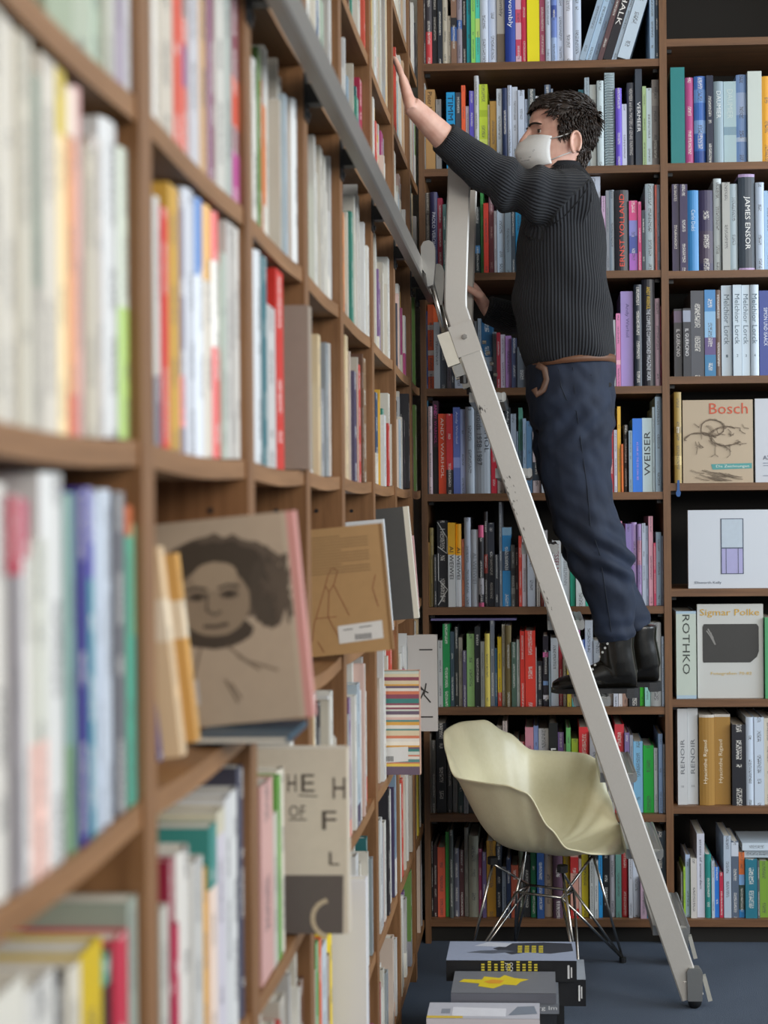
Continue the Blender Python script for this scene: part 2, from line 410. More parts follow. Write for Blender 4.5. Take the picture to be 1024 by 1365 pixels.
# ------------------------------------------------------------------ books of the far bookcase
# rows: (left, right, top) in picture pixels at the front plane, colour, bands, lettering
RNG = random.Random(11)
W_, K_ = '#dfe3ea', '#1b1c20'
def T(s, c, d='d', z0=.2, z1=.8, wf=.6, off=0.0): return (s, c, d, z0, z1, wf, off)
FAR = {}
def row(key, ox, oy, sc, items): FAR[key] = [((a/sc+ox), (b/sc+ox), (None if t is None else t/sc+oy), c, *rest) for a, b, t, c, *rest in items]
G = None
row('L0', 550, 0, 2.926, [(22,50,-70,'#4a4648'),(50,75,-60,'#46434a',[(0,.42,'#d2484e')]),(75,97,-70,'#2b2d35'),(97,116,-55,'#2a323d'),(116,137,-80,'#cfc8b8'),(137,150,60,'#d8d0c0'),
 (150,172,-50,'#8a6a58',[(.3,.48,'#3a5fa0'),(.48,.6,'#2c2b30')]),(172,193,-60,'#9b93a0',[(.45,.56,'#3a62a8')]),(193,210,-40,'#23262c'),(210,228,-60,'#25b5c9'),(228,245,-50,'#8fd66a'),(245,263,-45,'#4ec6b8',[(.35,.6,'#b9d67a')]),
 (263,295,-80,'#c5cfe0'),(295,328,-85,'#c9d3e6'),(328,360,-90,'#b5b0a8',[(0,.35,'#77695a')],[T('Cy Twombly','#39393c','d',.55,.97,.5)]),(360,401,-95,'#1f3d97',G,[T('Cy Twombly','#f0f2f8','d',.4,.96,.55),]),
 (401,424,-80,'#e2b9c3',[(.1,.3,'#d24a64'),(.5,.66,'#d85a70')]),(424,446,-80,'#e03a5b'),(446,495,-95,'#f2e51e'),(495,518,-70,'#a94f6b'),(518,540,-75,'#c3cfe2'),(540,563,-70,'#6d86c8',[(.0,.3,'#9fb6dc'),(.55,.7,'#38509a')]),
 (563,590,-85,'#c4d0e4'),(590,625,-80,'#d3d7e4'),(625,658,-90,'#bccbe0'),(925,945,-60,'#a9c6e2'),(946,973,-50,'#2c4258')])
row('L1', 550, 80, 2.926, [(26,50,90,'#b9b8b4'),(51,88,115,'#b58d5a',G,[T('Piotr Uklański','#3a2c20','d',.5,.97,.5),]),(90,112,150,'#8d8c8c'),(132,166,125,'#1f9ad6',G,[T('TIMM U','#12324f','d',.5,.96,.62)]),(168,190,125,'#3d4653'),
 (191,207,98,'#f0643c'),(207,221,178,'#b9b4c4'),(222,241,120,'#5f55c2'),(241,259,62,'#bcc0c4'),(259,293,90,'#b9cc3a',[(.3,.36,'#cfdc6a'),(.62,.7,'#a2b62c')]),(293,301,170,'#c9c0a8'),(302,328,157,'#b18a45'),
 (328,350,110,'#c3cdd6'),(350,371,110,'#21355f'),(371,388,100,'#bfcbe0'),(388,411,106,'#c4cede'),(412,438,120,'#c3cfe2'),(439,450,150,'#b7c3d6'),(451,480,113,'#46525a'),(480,505,137,'#cfd4dc'),(516,540,97,'#47576e'),(540,550,108,'#56687e'),
 (555,585,150,'#8f97a4'),(586,622,160,'#b4bac6'),(624,647,155,'#8d95a8'),(648,671,112,'#2b6d7f'),(672,691,68,'#9fb0bb'),(692,719,92,'#b3b8b4'),(720,747,80,'#c3d3d8'),(792,817,112,'#6c55cf'),(818,837,170,'#cdd3e0'),
 (838,868,85,'#3e4350',G,[T('VERMEER and the MASTERS of GENRE PAINTING','#e4e4e4','d',.14,.93,.42)]),(869,896,17,'#37414f',G,[T('VERMEER','#eef0f2','d',.35,.66,.5)]),(896,912,105,'#a5bf8a'),(912,934,110,'#c4d5dd'),(935,976,72,'#8d8784',[(.1,.3,'#6f6966'),(.7,.85,'#a49e9a')])])
row('L2', 550, 220, 2.926, [(34,68,107,'#6e6a66',[(.2,.4,'#9a948c'),(.6,.75,'#4a4644')]),(69,98,107,'#2e2d57',G,[T('PAOLO VERONESE','#e6e6f0','d',.25,.75,.45)]),(98,118,130,'#9a2c47'),(118,133,155,'#50706e'),(135,160,140,'#777b80'),(160,190,150,'#9a9aa2'),(190,219,130,'#66686e'),
 (220,226,110,'#7a5965'),(227,243,172,'#b9a5bd'),(243,264,165,'#1f2b30',[(.3,.42,'#4a86b8')]),(265,277,100,'#4ab35a'),(277,297,150,'#e8483a'),(298,318,105,'#8b6270'),(318,329,180,'#bdb6b8'),(330,360,118,'#c3d2e0'),(360,385,135,'#8b99a3'),(385,401,150,'#49535c'),(402,425,165,'#2f9ccf'),
 (427,450,150,'#a8a2a0'),(452,480,140,'#8894a6'),(482,510,160,'#c8c4be'),(512,540,130,'#5a5260'),(542,570,150,'#b6bcc8'),(572,604,140,'#9c8a80'),(606,640,120,'#c2c8d2'),(642,668,130,'#7a8698'),(669,735,35,'#c2cbdc'),(738,754,122,'#c9a9c9'),(755,768,100,'#8a8f98'),(768,789,95,'#8f9ca8'),
 (790,844,98,'#3a3b42',G,[T('ERNST VOLLAND','#ee5a4a','u',.06,.95,.36)]),(845,878,140,'#d84a8a',[(.0,.25,'#b06ac8'),(.25,.5,'#4a5aa8'),(.5,.72,'#8a8ad0')]),(879,893,145,'#c83f78'),(894,908,178,'#3b434e'),(909,945,72,'#c2d6e2'),(946,954,78,'#d8604f'),(955,977,76,'#b4c8de'),(978,986,240,'#a9b9d0')])
row('L3', 550, 360, 2.926, [(40,55,160,'#24508f'),(55,82,133,'#ef6a3c',[(.15,.22,'#e8d8cc'),(.4,.46,'#f3e2d4'),(.7,.76,'#d8d0c8')]),(82,107,203,'#c7ccd0'),(107,133,205,'#565d66'),(133,150,230,'#b5b3c6'),(150,163,215,'#3a3d45'),(164,197,225,'#c6ccd8'),(199,207,230,'#55585c'),(208,240,190,'#9b8374'),(242,254,200,'#888c90'),(255,268,190,'#a9b6c2'),(269,312,190,'#2f5d80',[(0,.25,'#31363f'),(.25,.45,'#9aa6b4')]),
 (312,328,240,'#8d9298'),(328,343,245,'#a62f3e'),(343,362,250,'#b9bcc8'),(362,386,255,'#b48cc6'),(386,408,265,'#4a5270'),(408,445,300,'#666c74'),(447,480,250,'#b0aeb2'),(482,520,220,'#7c8894'),(522,560,240,'#c6c2bc'),(562,600,230,'#5f6670'),(602,640,210,'#bac2cc'),(642,690,240,'#8e7c74'),(692,730,200,'#aab4c4'),(732,764,220,'#c2bcb4'),
 (765,793,195,'#c9d0d8'),(794,812,170,'#dd86b4',[(.3,.36,'#f0b8c8')]),(813,863,82,'#a592cf',G,[T('Andy Warhol','#5a4f86','d',.52,.87,.32),]),(864,894,58,'#2b3440'),(895,946,28,'#24252f',G,[T('ANDY WARHOL','#e0b92e','d',.72,.93,.3),T('THE COMPLETE COMMISSIONED MAGAZINE WORK','#dfe4ee','d',.05,.72,.3)]),(947,967,110,'#d3b5c5'),(968,990,140,'#e2466f')])
row('L4', 550, 510, 2.926, [(44,57,70,'#3c7f9f'),(57,78,93,'#d8c3cb'),(78,101,70,'#4a3040',[(0,.5,'#2b282c')],[T('ANDY WARHOL','#d04a9a','d',.54,.96,.5)]),(101,132,123,'#e8502c',G,[T('ANDY WARHOL','#f6dfd2','d',.2,.95,.4)]),(132,158,123,'#d0353a',[(0,.3,'#2a2427')]),(159,186,97,'#5d6fb2',[(.3,.42,'#8a98cf')],[T('Andy Warhol','#d5dbf0','d',.58,.95,.4)]),(186,206,104,'#a9b4d6'),(206,242,95,'#a7b0bb'),
 (242,305,68,'#b3b8be',G,[T('WARHOL','#44474c','d',.44,.9,.27,.27),T('Polaroids 1958-1987','#5a5d62','d',.3,.98,.33,-.2)]),(305,329,245,'#d93446'),(330,359,118,'#c9c2b8'),(360,383,97,'#3a3d42',G,[T('Andy Warhol','#e2e2e0','d',.6,.96,.5)]),(383,405,122,'#adb6c2'),(406,413,190,'#8c98a4'),(414,430,97,'#7e98a4',[(.5,1,'#5f9a86')]),(430,444,140,'#a3b7cc'),(444,468,150,'#6b93b8'),(469,500,190,'#d3c4c8',[(.2,.5,'#3d4650')]),
 (502,540,150,'#b6bac0'),(542,580,140,'#8a9096'),(582,620,170,'#c0b6ae'),(622,660,130,'#5e6c80'),(662,700,150,'#b4bcc8'),(702,735,140,'#a08c7c'),(737,767,150,'#c4c8d0'),
 (768,786,140,'#b9323f'),(787,799,185,'#d0ccd8'),(800,814,93,'#eab83f'),(815,823,240,'#ee7a35'),(824,843,165,'#3b3735'),(843,858,188,'#8fa6b4'),(859,897,140,'#2e7be0',G,[T('AS FAR AS THE EYE CAN SEE','#cfa8ea','d',.16,.68,.2)]),(897,936,138,'#c5dade',G,[T('WEISER','#2c3236','u',.22,.82,.62)]),(937,947,95,'#b0c3cc'),(948,972,55,'#b4d0e6'),(972,996,60,'#b8bdc6')])
row('L5', 550, 660, 2.926, [(47,55,185,'#b78b50'),(55,82,128,'#9d8f5c'),(84,95,232,'#3a3c40'),(96,138,100,'#26272b'),(138,167,108,'#d5d6d6',[(.62,1,'#efb22a')],[T('AI WEIWEI','#2c2c2e','d',.33,.72,.55)]),(168,191,113,'#d0d0d2',[(.62,1,'#efae26')],[T('AI WEIWEI','#2c2c2e','d',.33,.72,.6)]),(191,202,172,'#e98a66'),(202,227,88,'#b1b7c3'),(228,257,135,'#c4c8cf',G,[T('AI WEIWEI','#8f949c','d',.3,.7,.5)]),(257,278,118,'#2d2a2e',[(.85,1,'#e0628c'),(0,.05,'#e0628c'),(.15,.35,'#b9b4b8')]),(278,294,65,'#2c2526',[(.35,.55,'#a04038')]),(294,320,108,'#30343f'),(321,337,232,'#35373d'),(338,349,22,'#7d7f84'),
 (350,384,127,'#3388bd',[(.45,.7,'#37485c'),(.9,1,'#8ab0c8')]),(384,401,195,'#6b6b68',[(.2,.3,'#9a9a94'),(.5,.62,'#3d3d3c')]),(401,413,205,'#3a2523'),(414,427,160,'#df4f42'),(427,446,165,'#c5c9cc'),(448,480,220,'#c9ced6'),(484,498,300,'#d8cfc4'),(499,511,230,'#dc4a3c'),(512,528,138,'#b7b3b6'),(529,545,195,'#8b8f88'),(546,580,178,'#d3d6d6',G,[T('WESSELMANN','#8a2f3c','d',.3,.95,.5)]),(580,614,230,'#c6cbce',G,[T('WESSELMANN','#8d9298','d',.4,.95,.4)]),(615,637,270,'#2fa083'),(637,674,290,'#cfd6d6'),(675,700,300,'#37a88a'),
 (702,740,200,'#b4b0b8'),(742,780,180,'#8c94a4'),(781,799,190,'#c0c4ca'),(800,819,102,'#d98aa8'),(820,831,158,'#777b8c'),(832,856,112,'#8d7bb5'),(856,877,107,'#b49ccd'),(877,895,113,'#a58cc0',[(.5,.8,'#c08aa0')]),(895,910,110,'#b3bccd'),(911,922,120,'#9aa6b8'),(922,940,83,'#dfa3b5'),(941,951,187,'#d84a70'),(952,973,145,'#a3bfd3'),(973,981,160,'#c0c8d8'),(982,998,190,'#5f7f9f')])
row('L6', 550, 810, 2.926, [(100,118,128,'#b9bcbc'),(118,146,65,'#1f8a4c'),(147,163,95,'#3d4f5c'),(164,179,78,'#2c3436'),(180,195,118,'#9d988c'),(196,211,168,'#57526e'),(212,242,103,'#94c07a'),(243,265,75,'#23272b'),(266,281,132,'#8d8e88'),(282,302,102,'#e3cf68'),(303,320,52,'#777c86'),(321,331,160,'#3f6a8c'),(332,348,115,'#e4c021',[(0,.2,'#c8442c')]),(349,361,68,'#d3cdb8'),(362,386,70,'#7b6b45'),(386,406,135,'#50685a'),(407,419,125,'#c9cdc8'),(420,439,92,'#e0392e'),(439,480,90,'#ea4031'),(480,485,155,'#bbbbbb'),(486,508,210,'#25272d'),(509,531,112,'#2b2730',[(.1,.16,'#d8d4dc'),(.3,.36,'#7a9ac8'),(.7,.77,'#d870a8')]),
 (532,539,170,'#8b9aa4'),(540,570,120,'#c5c8cc'),(571,586,130,'#b53340'),(587,602,200,'#8b7f70'),(603,620,220,'#c9b340'),(621,637,160,'#5fb0b0',[(.15,.25,'#d86a8a')]),(638,656,75,'#d28ac0'),(657,673,125,'#4d6fc0'),(674,705,50,'#c3cbd6'),(707,740,130,'#aab0b8'),(742,764,190,'#b59a7c'),(765,782,200,'#c9c2c0'),(783,802,210,'#c4c8d4'),(803,818,200,'#d5d0d0'),(819,840,210,'#b08f80'),(843,887,150,'#2e2f33'),(888,904,170,'#3fd42e'),(905,926,40,'#8fc4bd'),(927,971,58,'#a8acae'),(972,994,112,'#bacbe2'),(995,1003,200,'#8a86b8')])
row('L7', 550, 940, 2.844, [(48,70,110,'#a39b90'),(72,88,135,'#6e6a64'),(90,128,70,'#2a2c30'),(130,150,140,'#585a5c'),(152,170,150,'#8a8c8c'),(172,192,160,'#3f5a5a'),(194,212,150,'#9a9aa0'),(214,240,140,'#4a4c50'),(242,268,130,'#7c7a76'),(270,295,120,'#aaa49c'),(297,318,110,'#5c6470'),(320,342,80,'#c9c4bc'),(343,360,60,'#d6c4bc'),(362,379,135,'#8a5a50'),(380,405,130,'#6f9a98'),(405,427,140,'#b8434b'),(428,460,85,'#d08a9b'),(460,478,80,'#7f8fbf'),(479,518,90,'#b7b5b8'),(518,552,68,'#1f2022',G,[T('FORM','#eceae6','u',.3,.72,.6)]),(552,575,105,'#8b6bb0'),(576,582,150,'#c8c8a8'),(583,601,85,'#6db56a'),(604,630,130,'#a3b23a'),(632,672,85,'#d8353c'),(672,712,100,'#9d9da3'),(714,740,110,'#88848c'),(742,767,120,'#b4b0ac'),(768,804,75,'#c93a45'),(805,824,105,'#7a6b9a'),(825,838,115,'#9298a4'),(839,875,140,'#7fb6d8'),(876,916,155,'#22a83f'),(917,932,165,'#b5bcc0'),(933,950,110,'#8ba7cf'),(951,970,150,'#c9ccd6'),(971,982,110,'#2f3b4a')])
row('L8', 550, 1080, 2.844, [(62,78,120,'#252525'),(79,94,135,'#4a3436'),(95,124,143,'#e0664c'),(125,139,85,'#3a9a45'),(140,155,75,'#555b58'),(156,177,148,'#6a6a78'),(178,195,155,'#5a3a3c'),(196,212,70,'#8a8880'),(213,250,100,'#8f8f80'),(250,264,150,'#a8426f'),(265,280,160,'#6b5a80'),(281,316,120,'#b5852f'),(316,339,140,'#2d3340'),(340,356,215,'#8b98a8'),(357,373,180,'#2a3550'),(374,402,210,'#a8503a'),(402,420,150,'#4a5040'),(421,447,170,'#333436'),(448,471,140,'#2a7a55'),(472,500,135,'#34568f'),(500,532,140,'#b59f88'),(533,570,150,'#5a4050'),(572,598,180,'#d3b52f'),(599,630,165,'#d8a08f',[(0,.15,'#c83c34'),(.7,.95,'#cc3a36')]),(631,641,185,'#c9b8b0'),(642,668,165,'#d6c72f'),(672,688,160,'#c9ccc8'),(689,705,190,'#d2d4d2'),(706,721,160,'#3098d8'),(722,748,160,'#222326'),(748,770,150,'#b8b8c0'),(771,793,170,'#6a9a8f'),(794,819,130,'#c9323a'),(820,836,160,'#c9cdd6'),(837,863,120,'#c3cbd8'),(864,888,250,'#b59aac'),(889,910,260,'#3a7f9f'),(911,924,200,'#a8aab0'),(925,956,80,'#35404a'),(957,978,80,'#bcc3cb'),(979,992,155,'#c3cad3')])
row('R1', 870, 0, 3.69, [(90,160,330,'#1f7f80'),(163,205,377,'#b94b86'),(206,265,373,'#3d6fc0',[(.0,.15,'#2a4f9c'),(.35,.5,'#7fa6dc'),(.7,.85,'#6a98d8')]),(265,300,372,'#1d2740'),(302,350,400,'#8fa3ae',G,[T('DAUMIER','#e4ecec','d',.55,.88,.45)]),(352,415,396,'#a9c2c8',[(.35,.45,'#7f9cac')],[T('DAUMIER','#c9d8d6','d',.55,.9,.45)]),(415,467,362,'#7f9fd2',[(.25,.3,'#c0d0ea'),(.55,.8,'#a9bfe4')]),(468,538,352,'#c6cfc9'),(541,585,370,'#e0a030'),(587,640,380,'#a8b4c4'),(642,700,360,'#c8c2b8')])
row('R2', 870, 0, 3.69, [(97,133,905,'#3a3355'),(134,173,908,'#3a3155'),(174,229,935,'#3d8cc9',G,[T('Carlo Dolci','#d5e6f4','d',.5,.76,.35)]),(231,300,935,'#3b3658',[(.1,.5,'#4c4258')]),(302,341,877,'#c4d0d4'),(342,381,900,'#aeb0ac'),(382,424,900,'#a9b9c2'),(425,506,855,'#36424f',[(.97,1,'#b9a2cc'),(0,.03,'#b9a2cc')],[T('JAMES ENSOR','#f0f2f0','d',.22,.77,.4)]),(508,551,897,'#b6c6da'),(553,600,935,'#9cc0e2'),(602,650,920,'#8a94a8'),(652,700,900,'#c2c6cc')])
row('R3', 870, 360, 3.104, [(90,125,160,'#33343b',[(.8,.97,'#6f5f7a')],[T('IL GUERCINO','#e8e8ea','d',.3,.7,.45)]),(126,158,160,'#33363e',[(.8,.97,'#9aa2b4')],[T('IL GUERCINO','#e8e8ea','d',.3,.7,.45)]),(159,215,85,'#4a4e57'),(216,262,82,'#3f86c0',[(0,.25,'#2f7aa8'),(.25,.45,'#5a4a80'),(.45,.75,'#8ab8dc')]),(263,286,80,'#6e5648'),(287,332,62,'#c2d2de',G,[T('Melchior Lorck','#5f7280','d',.35,.9,.5),T('1','#5f7280','h',.21,.24,.2)]),(333,369,62,'#c4d4e0',G,[T('Melchior Lorck','#5f7280','d',.35,.9,.55),T('2','#5f7280','h',.21,.24,.2)]),(370,404,62,'#c4d4e0',G,[T('Melchior Lorck','#5f7280','d',.35,.9,.6),T('3','#5f7280','h',.21,.24,.2)]),(405,440,62,'#c0d0de',G,[T('Melchior Lorck','#5f7280','d',.35,.9,.6),T('4','#5f7280','h',.21,.24,.2)]),(443,495,85,'#26408f',G,[T('SIMON UND ISAACK','#dfe6f4','d',.35,.8,.3)]),(497,550,90,'#8c94a0'),(552,600,70,'#c4c0b8')])
row('R4', 870, 360, 3.104, [(91,121,505,'#a48a48',[(.2,.3,'#c8b070'),(.55,.62,'#8a7238')])])
row('R6', 870, 780, 2.786, [(88,163,97,'#bfcabf',[(0,.04,'#a8c0d0'),(.97,1,'#a8c0d0')],[T('ROTHKO','#3d4440','d',.28,.96,.36)]),(417,465,120,'#4f9a68')])
row('R7', 885, 930, 7.37, [(138,236,112,'#c9ccce',G,[T('RENOIR','#6d7278','u',.32,.68,.4),T('II','#8a8f94','h',.18,.2,.2)]),(237,342,110,'#c9ccce',G,[T('RENOIR','#6d7278','u',.32,.68,.4),T('III','#8a8f94','h',.18,.2,.3)]),(350,502,168,'#a47c3c',[(.97,1,'#c9c2b8')],[T('Hyacinthe Rigaud','#e8dcc2','u',.24,.72,.3,-.1)]),(504,660,168,'#a47c3c',[(.97,1,'#c9c2b8')],[T('Hyacinthe Rigaud','#e8dcc2','u',.24,.72,.3,-.1)]),(668,805,262,'#26262c'),(808,887,192,'#c3d0e0'),(888,986,192,'#c3d0e0'),(990,1090,205,'#c6bfae'),(1092,1200,220,'#9ca4b0'),(1202,1300,200,'#c0bab4')])
row('R8', 885, 1090, 7.37, [(172,192,540,'#c4ccc4'),(193,214,480,'#9cc83c'),(216,262,370,'#a9bcd8'),(264,326,400,'#cdc9c4'),(328,404,160,'#c9cbd8',G,[T('streets of amsterdam','#3c3e48','d',.34,.93,.3)]),(406,468,360,'#2c8a84'),(469,500,420,'#b9c4d0'),(501,548,490,'#2f74c8'),(549,588,540,'#b9304c'),(590,664,180,'#b2c0d0'),(666,738,230,'#5a6678',[(.8,.98,'#c8d0dc')]),(740,798,345,'#3a4a44',[(.66,1,'#d0703c'),(.5,.66,'#7fa8d8'),(0,.12,'#2c78b4')]),(800,918,405,'#2a7488'),(920,944,420,'#5c6064'),(946,1030,430,'#7aa03a'),(1032,1100,425,'#9c948c'),(1102,1180,440,'#b4b8c0')])
SHELFNAME = {'L': 'left far bay', 'R': 'right far bay'}
def far_book(x0, x1, ztop, zb, col, key, i, bands=None, text=None, yoff=None, now=False):
    zs = SL if key[0] == 'L' else SR; k = int(key[1]); ztop = min(ztop, zb+.31 if k == 0 else zs[k-1]-ST-.004)
    w = (x1-x0) - .0008; h = ztop-zb
    y = YF + .012 + (RNG.random()*.022 if yoff is None else yoff)
    M = Matrix.Translation(((x0+x1)/2, y, zb+.0004))
    lab = '%s %sbook%s, %s from left, %s shelf down, %s' % (cname(col), 'thin ' if w < .022 else 'thick ' if w > .04 else '', ' with lettered spine' if text else '', ordw(i), ordw(int(key[1])+1), SHELFNAME[key[0]])
    return (book if now else queue)(w, h, min(.28, max(.15, h*.78)), col, M, lab, 'books on the far bookcase', bands, None, col not in ('#1f7f80', '#c6cfc9', '#a9c2c8', '#f2e51e', '#2fa083'), text, rng=RNG)
for key, items in FAR.items():
    zb = (SL if key[0] == 'L' else SR)[int(key[1])]
    prev = -9
    lo = PXL+.0095 if key[0] == 'L' else PXR+.0125
    hi = PXR-.0125 if key[0] == 'L' else PX2-.0125
    for i, it in enumerate(items):
        a, b, top, col = it[:4]
        ym = 0.5*(top + (682-(zb-1.395)*413))
        x0 = max(at(a, ym, YF+.02).x, prev+.0003, lo); x1 = min(at(b, ym, YF+.02).x, hi)
        if x1-x0 < .003: x1 = x0+.003
        prev = x1
        ztop = at((a+b)/2, top, YF+.02).z
        o = far_book(x0, x1, ztop, zb, col, key, i+1, it[4] if len(it) > 4 else None, it[5] if len(it) > 5 else None, now=(key == 'L5' and i == 3))
        if key == 'L5' and i == 3:     # black spine with white diagonal line pattern
            w_, h_ = x1-x0-.001, ztop-zb
            mbx = MB()
            for (p, q), (r_, s_) in (((-.45,.98),(.45,.8)), ((.45,.8),(.45,.62)), ((-.4,.62),(-.4,.3)), ((-.45,.02),(.45,.2)), ((.45,.2),(-.3,.3)), ((-.45,.7),(.4,.62)), ((-.2,.9),(.25,.9)), ((-.25,.12),(.25,.12))):
                a_ = Vector((p*w_, 0, q*h_)); b_ = Vector((r_*w_, 0, s_*h_)); t_ = (b_-a_).normalized(); n_ = Vector((-t_.z, 0, t_.x))*.0012
                mbx.face([mbx.vert(v+Vector((0, -.0008, 0))) for v in (a_+n_, a_-n_, b_-n_, b_+n_)])
            mbx.build('line_pattern', solid('#d8d8d4', .5), o)
# books leaning to the right on the top shelf
zb = SL[0]; LA = R(17.5); pos = at(648/2.926+550, 80, YF).x
for i, (wpx, hh, col, tx) in enumerate(((24,.30,'#9fb4c8',None),(24,.31,'#a9c3da',None),(20,.29,'#7e93ac',None),(20,.295,'#5e4548',None),(33,.29,'#26252c',[T('CHALK','#eceae6','d',.4,.85,.62)]),(19,.3,'#b9cde0',None),(48,.30,'#c2d3e2',None))):
    wm = wpx/2.926/413; step = wm/math.cos(LA)
    M = Matrix.Translation((pos+step, YF+.014+.004*(i % 3), zb+.0005)) @ Matrix.Rotation(LA, 4, 'Y') @ Matrix.Translation((-wm/2, 0, 0))
    book(wm-.001, hh, .22, col, M, '%s book leaning rightwards on top shelf, %s of the slanted row' % (cname(col), ordw(i+1)), 'leaning books on the far top shelf', None, False, True, tx, rng=RNG)
    pos += step
# spiral-bound volume
x0, x1 = at(750/2.926+550, 150, YF+.02).x, at(790/2.926+550, 150, YF+.02).x; zt = at(806, 96, YF+.02).z
w_ = x1-x0; h_ = zt-SL[1]
o = book(w_-.001, h_, .2, '#a3b6bd', Matrix.Translation(((x0+x1)/2, YF+.03, SL[1]+.0004)), 'pale grey spiral-bound book behind the head on the second shelf', 'books on the far bookcase', None, False, False)
mb = MB(); hx = []
for k in range(34*8):
    a = 2*math.pi*k/8; hx.append((.8*w_/2*math.cos(a), -.004+.007*math.sin(a), .006+(h_-.012)*k/(34*8)))
mb.tube(hx, .0011, 5); mb.build('wire_binding', solid('#c2d2d8', .3, .6), o, True)
# flat volume lying on the upright ones, seventh shelf
x0, x1 = at(570, 825, YF+.02).x, at(688.5, 825, YF+.02).x
zt = at(653+0, 810+52/2.926, YF+.02).z
o = book(.0068, x1-x0-.01, .2, '#7a74a8', Matrix.Translation((x0+.010, YF+.03, zt+.0045)) @ Matrix.Rotation(R(90), 4, 'Y') @ Matrix.Rotation(0, 4, 'Z'), 'thin purple book lying flat across the tops on seventh shelf', 'books on the far bookcase', None, False, False)
# two white volumes lying flat on the bottom row of the right bay
for k, (dz, col, px0, px1) in enumerate(((0, '#b9c6d0', 994, 1050), (.025, '#c9d6e2', 991, 1046))):
    a = at(px0, 1140, YF+.0); b = at(px1, 1140, YF); z = at(1000, 1090+405/7.37, YF+.02).z+.002
    book(.024, b.x-a.x, .17, col, Matrix.Translation((a.x, YF+.03-.01*k, z+.012+dz)) @ Matrix.Rotation(R(90), 4, 'Y'), '%s white paperback of the two lying on the right bottom row' % ('lower' if k == 0 else 'upper'), 'books on the far bookcase', None, False, True)
# face-out books in the right bay
def faceout(px0, px1, pt, pb, zb, col, label, th=.02, y=None):
    y = YF+.03 if y is None else y
    a, b = at(px0, (pt+pb)/2, y), at(px1, (pt+pb)/2, y); h = at((px0+px1)/2, pt, y).z-zb-.0005; d = b.x-a.x
    M = Matrix.Translation((a.x, y+th/2, zb+.0005)) @ Matrix.Rotation(R(-90), 4, 'Z')
    o = book(th, h, d, col, M, label, 'face-out books in the right bay', None, False, False)
    return o, coverart(o, 1, th, d, h), d, h
o, fn, d, h = faceout(910.5, 1004, 533, 641, SR[4], '#b7a58c', 'tan face-out book with sketched bird and red title')
art_text(o, fn, 'Bosch', '#c8553a', .38, .93, .83, .96)
art_poly(o, fn, [(.42,.16),(.98,.17),(.98,.235),(.40,.225)], '#4f9a98', 'title_band')
art_text(o, fn, 'Die Zeichnungen', '#d8e4dc', .47, .94, .175, .215)
rr = random.Random(4); L = []
def blob(cx, cy, rx, ry, n, r0=.9, a0=0, a1=6.28):
    return [[(cx+rx*(r0+rr.random()*.2)*math.cos(a0+(a1-a0)*k/14), cy+ry*(r0+rr.random()*.2)*math.sin(a0+(a1-a0)*k/14)) for k in range(15)] for _ in range(n)]
L += blob(.42, .66, .17, .10, 3) + blob(.62, .56, .24, .12, 3, .85, 1.0, 5.6) + blob(.25, .52, .22, .08, 3, .9, .3, 3.3)
for k in range(26):
    x = .1+.8*rr.random(); y = .42+.3*rr.random(); L.append([(x, y), (x+.08*rr.random(), y-.05*rr.random()), (x+.12*rr.random(), y-.09*rr.random())])
for k in range(22):
    x = .05+.6*rr.random(); y = .02+.14*rr.random()*(1-x); L.append([(x, y+.04), (x+.1, y+.01), (x+.2, y)])
L += [[(.46,.48),(.45,.34),(.40,.31)], [(.45,.34),(.5,.31)], [(.66,.46),(.67,.33),(.62,.30)]]
L += [[(x+.01*rr.random(), y+.01*rr.random()) for x, y in l] for l in L]
art_lines(o, fn, L, '#7a6a58', .005, d/h)
o, fn, d, h = faceout(1007, 1085, 531, 640, SR[4], '#c3c8d0', 'pale grey face-out book beside the tan sketch-cover book')
art_text(o, fn, 'AX', '#4a5568', .13, .27, .27, .32); art_lines(o, fn, [[(.13,.23),(.5,.23)], [(.13,.2),(.42,.2)], [(.13,.08),(.32,.08)]], '#8a94a4', .012, d/h, 'text_lines')
o, fn, d, h = faceout(917.5, 1060, 679.5, 783, SR[5], '#ccd2da', 'wide white face-out book with outlined rectangle on cover')
def rect(a, b, c, e): return [(a, c), (b, c), (b, e), (a, e)]
art_poly(o, fn, rect(.305, .52, .18, .89), '#4c566a', 'frame_print'); art_poly(o, fn, rect(.315, .51, .52, .88), '#b9c6d2', 'upper_pane_print', .0012)
art_poly(o, fn, rect(.315, .51, .19, .505), '#a8a6d0', 'lower_pane_print', .0012)
art_lines(o, fn, [[(.355,.19),(.355,.505)], [(.468,.19),(.468,.505)]], '#4c566a', .006, d/h, lift=.0016)
art_text(o, fn, 'Ellsworth Kelly', '#5a6270', .06, .31, .05, .09)
o, fn, d, h = faceout(930, 1018, 805.5, 930, SR[6], '#c5c6c2', 'white face-out book with yellow title and dark rounded picture')
art_text(o, fn, 'Sigmar Polke', '#d0a43a', .04, .94, .86, .95); art_text(o, fn, 'Fotografien 70-82', '#d0b060', .2, .82, .24, .28)
art_poly(o, fn, [(.09,.38),(.80,.38),(.90,.44),(.93,.5),(.93,.76),(.90,.79),(.1,.79),(.08,.76),(.08,.4)], '#3b3a38', 'picture_print')
art_lines(o, fn, [[(.14,.72),(.2,.66),(.26,.58)], [(.16,.74),(.24,.64)], [(.2,.7),(.27,.57)]], '#8a8884', .02, d/h)
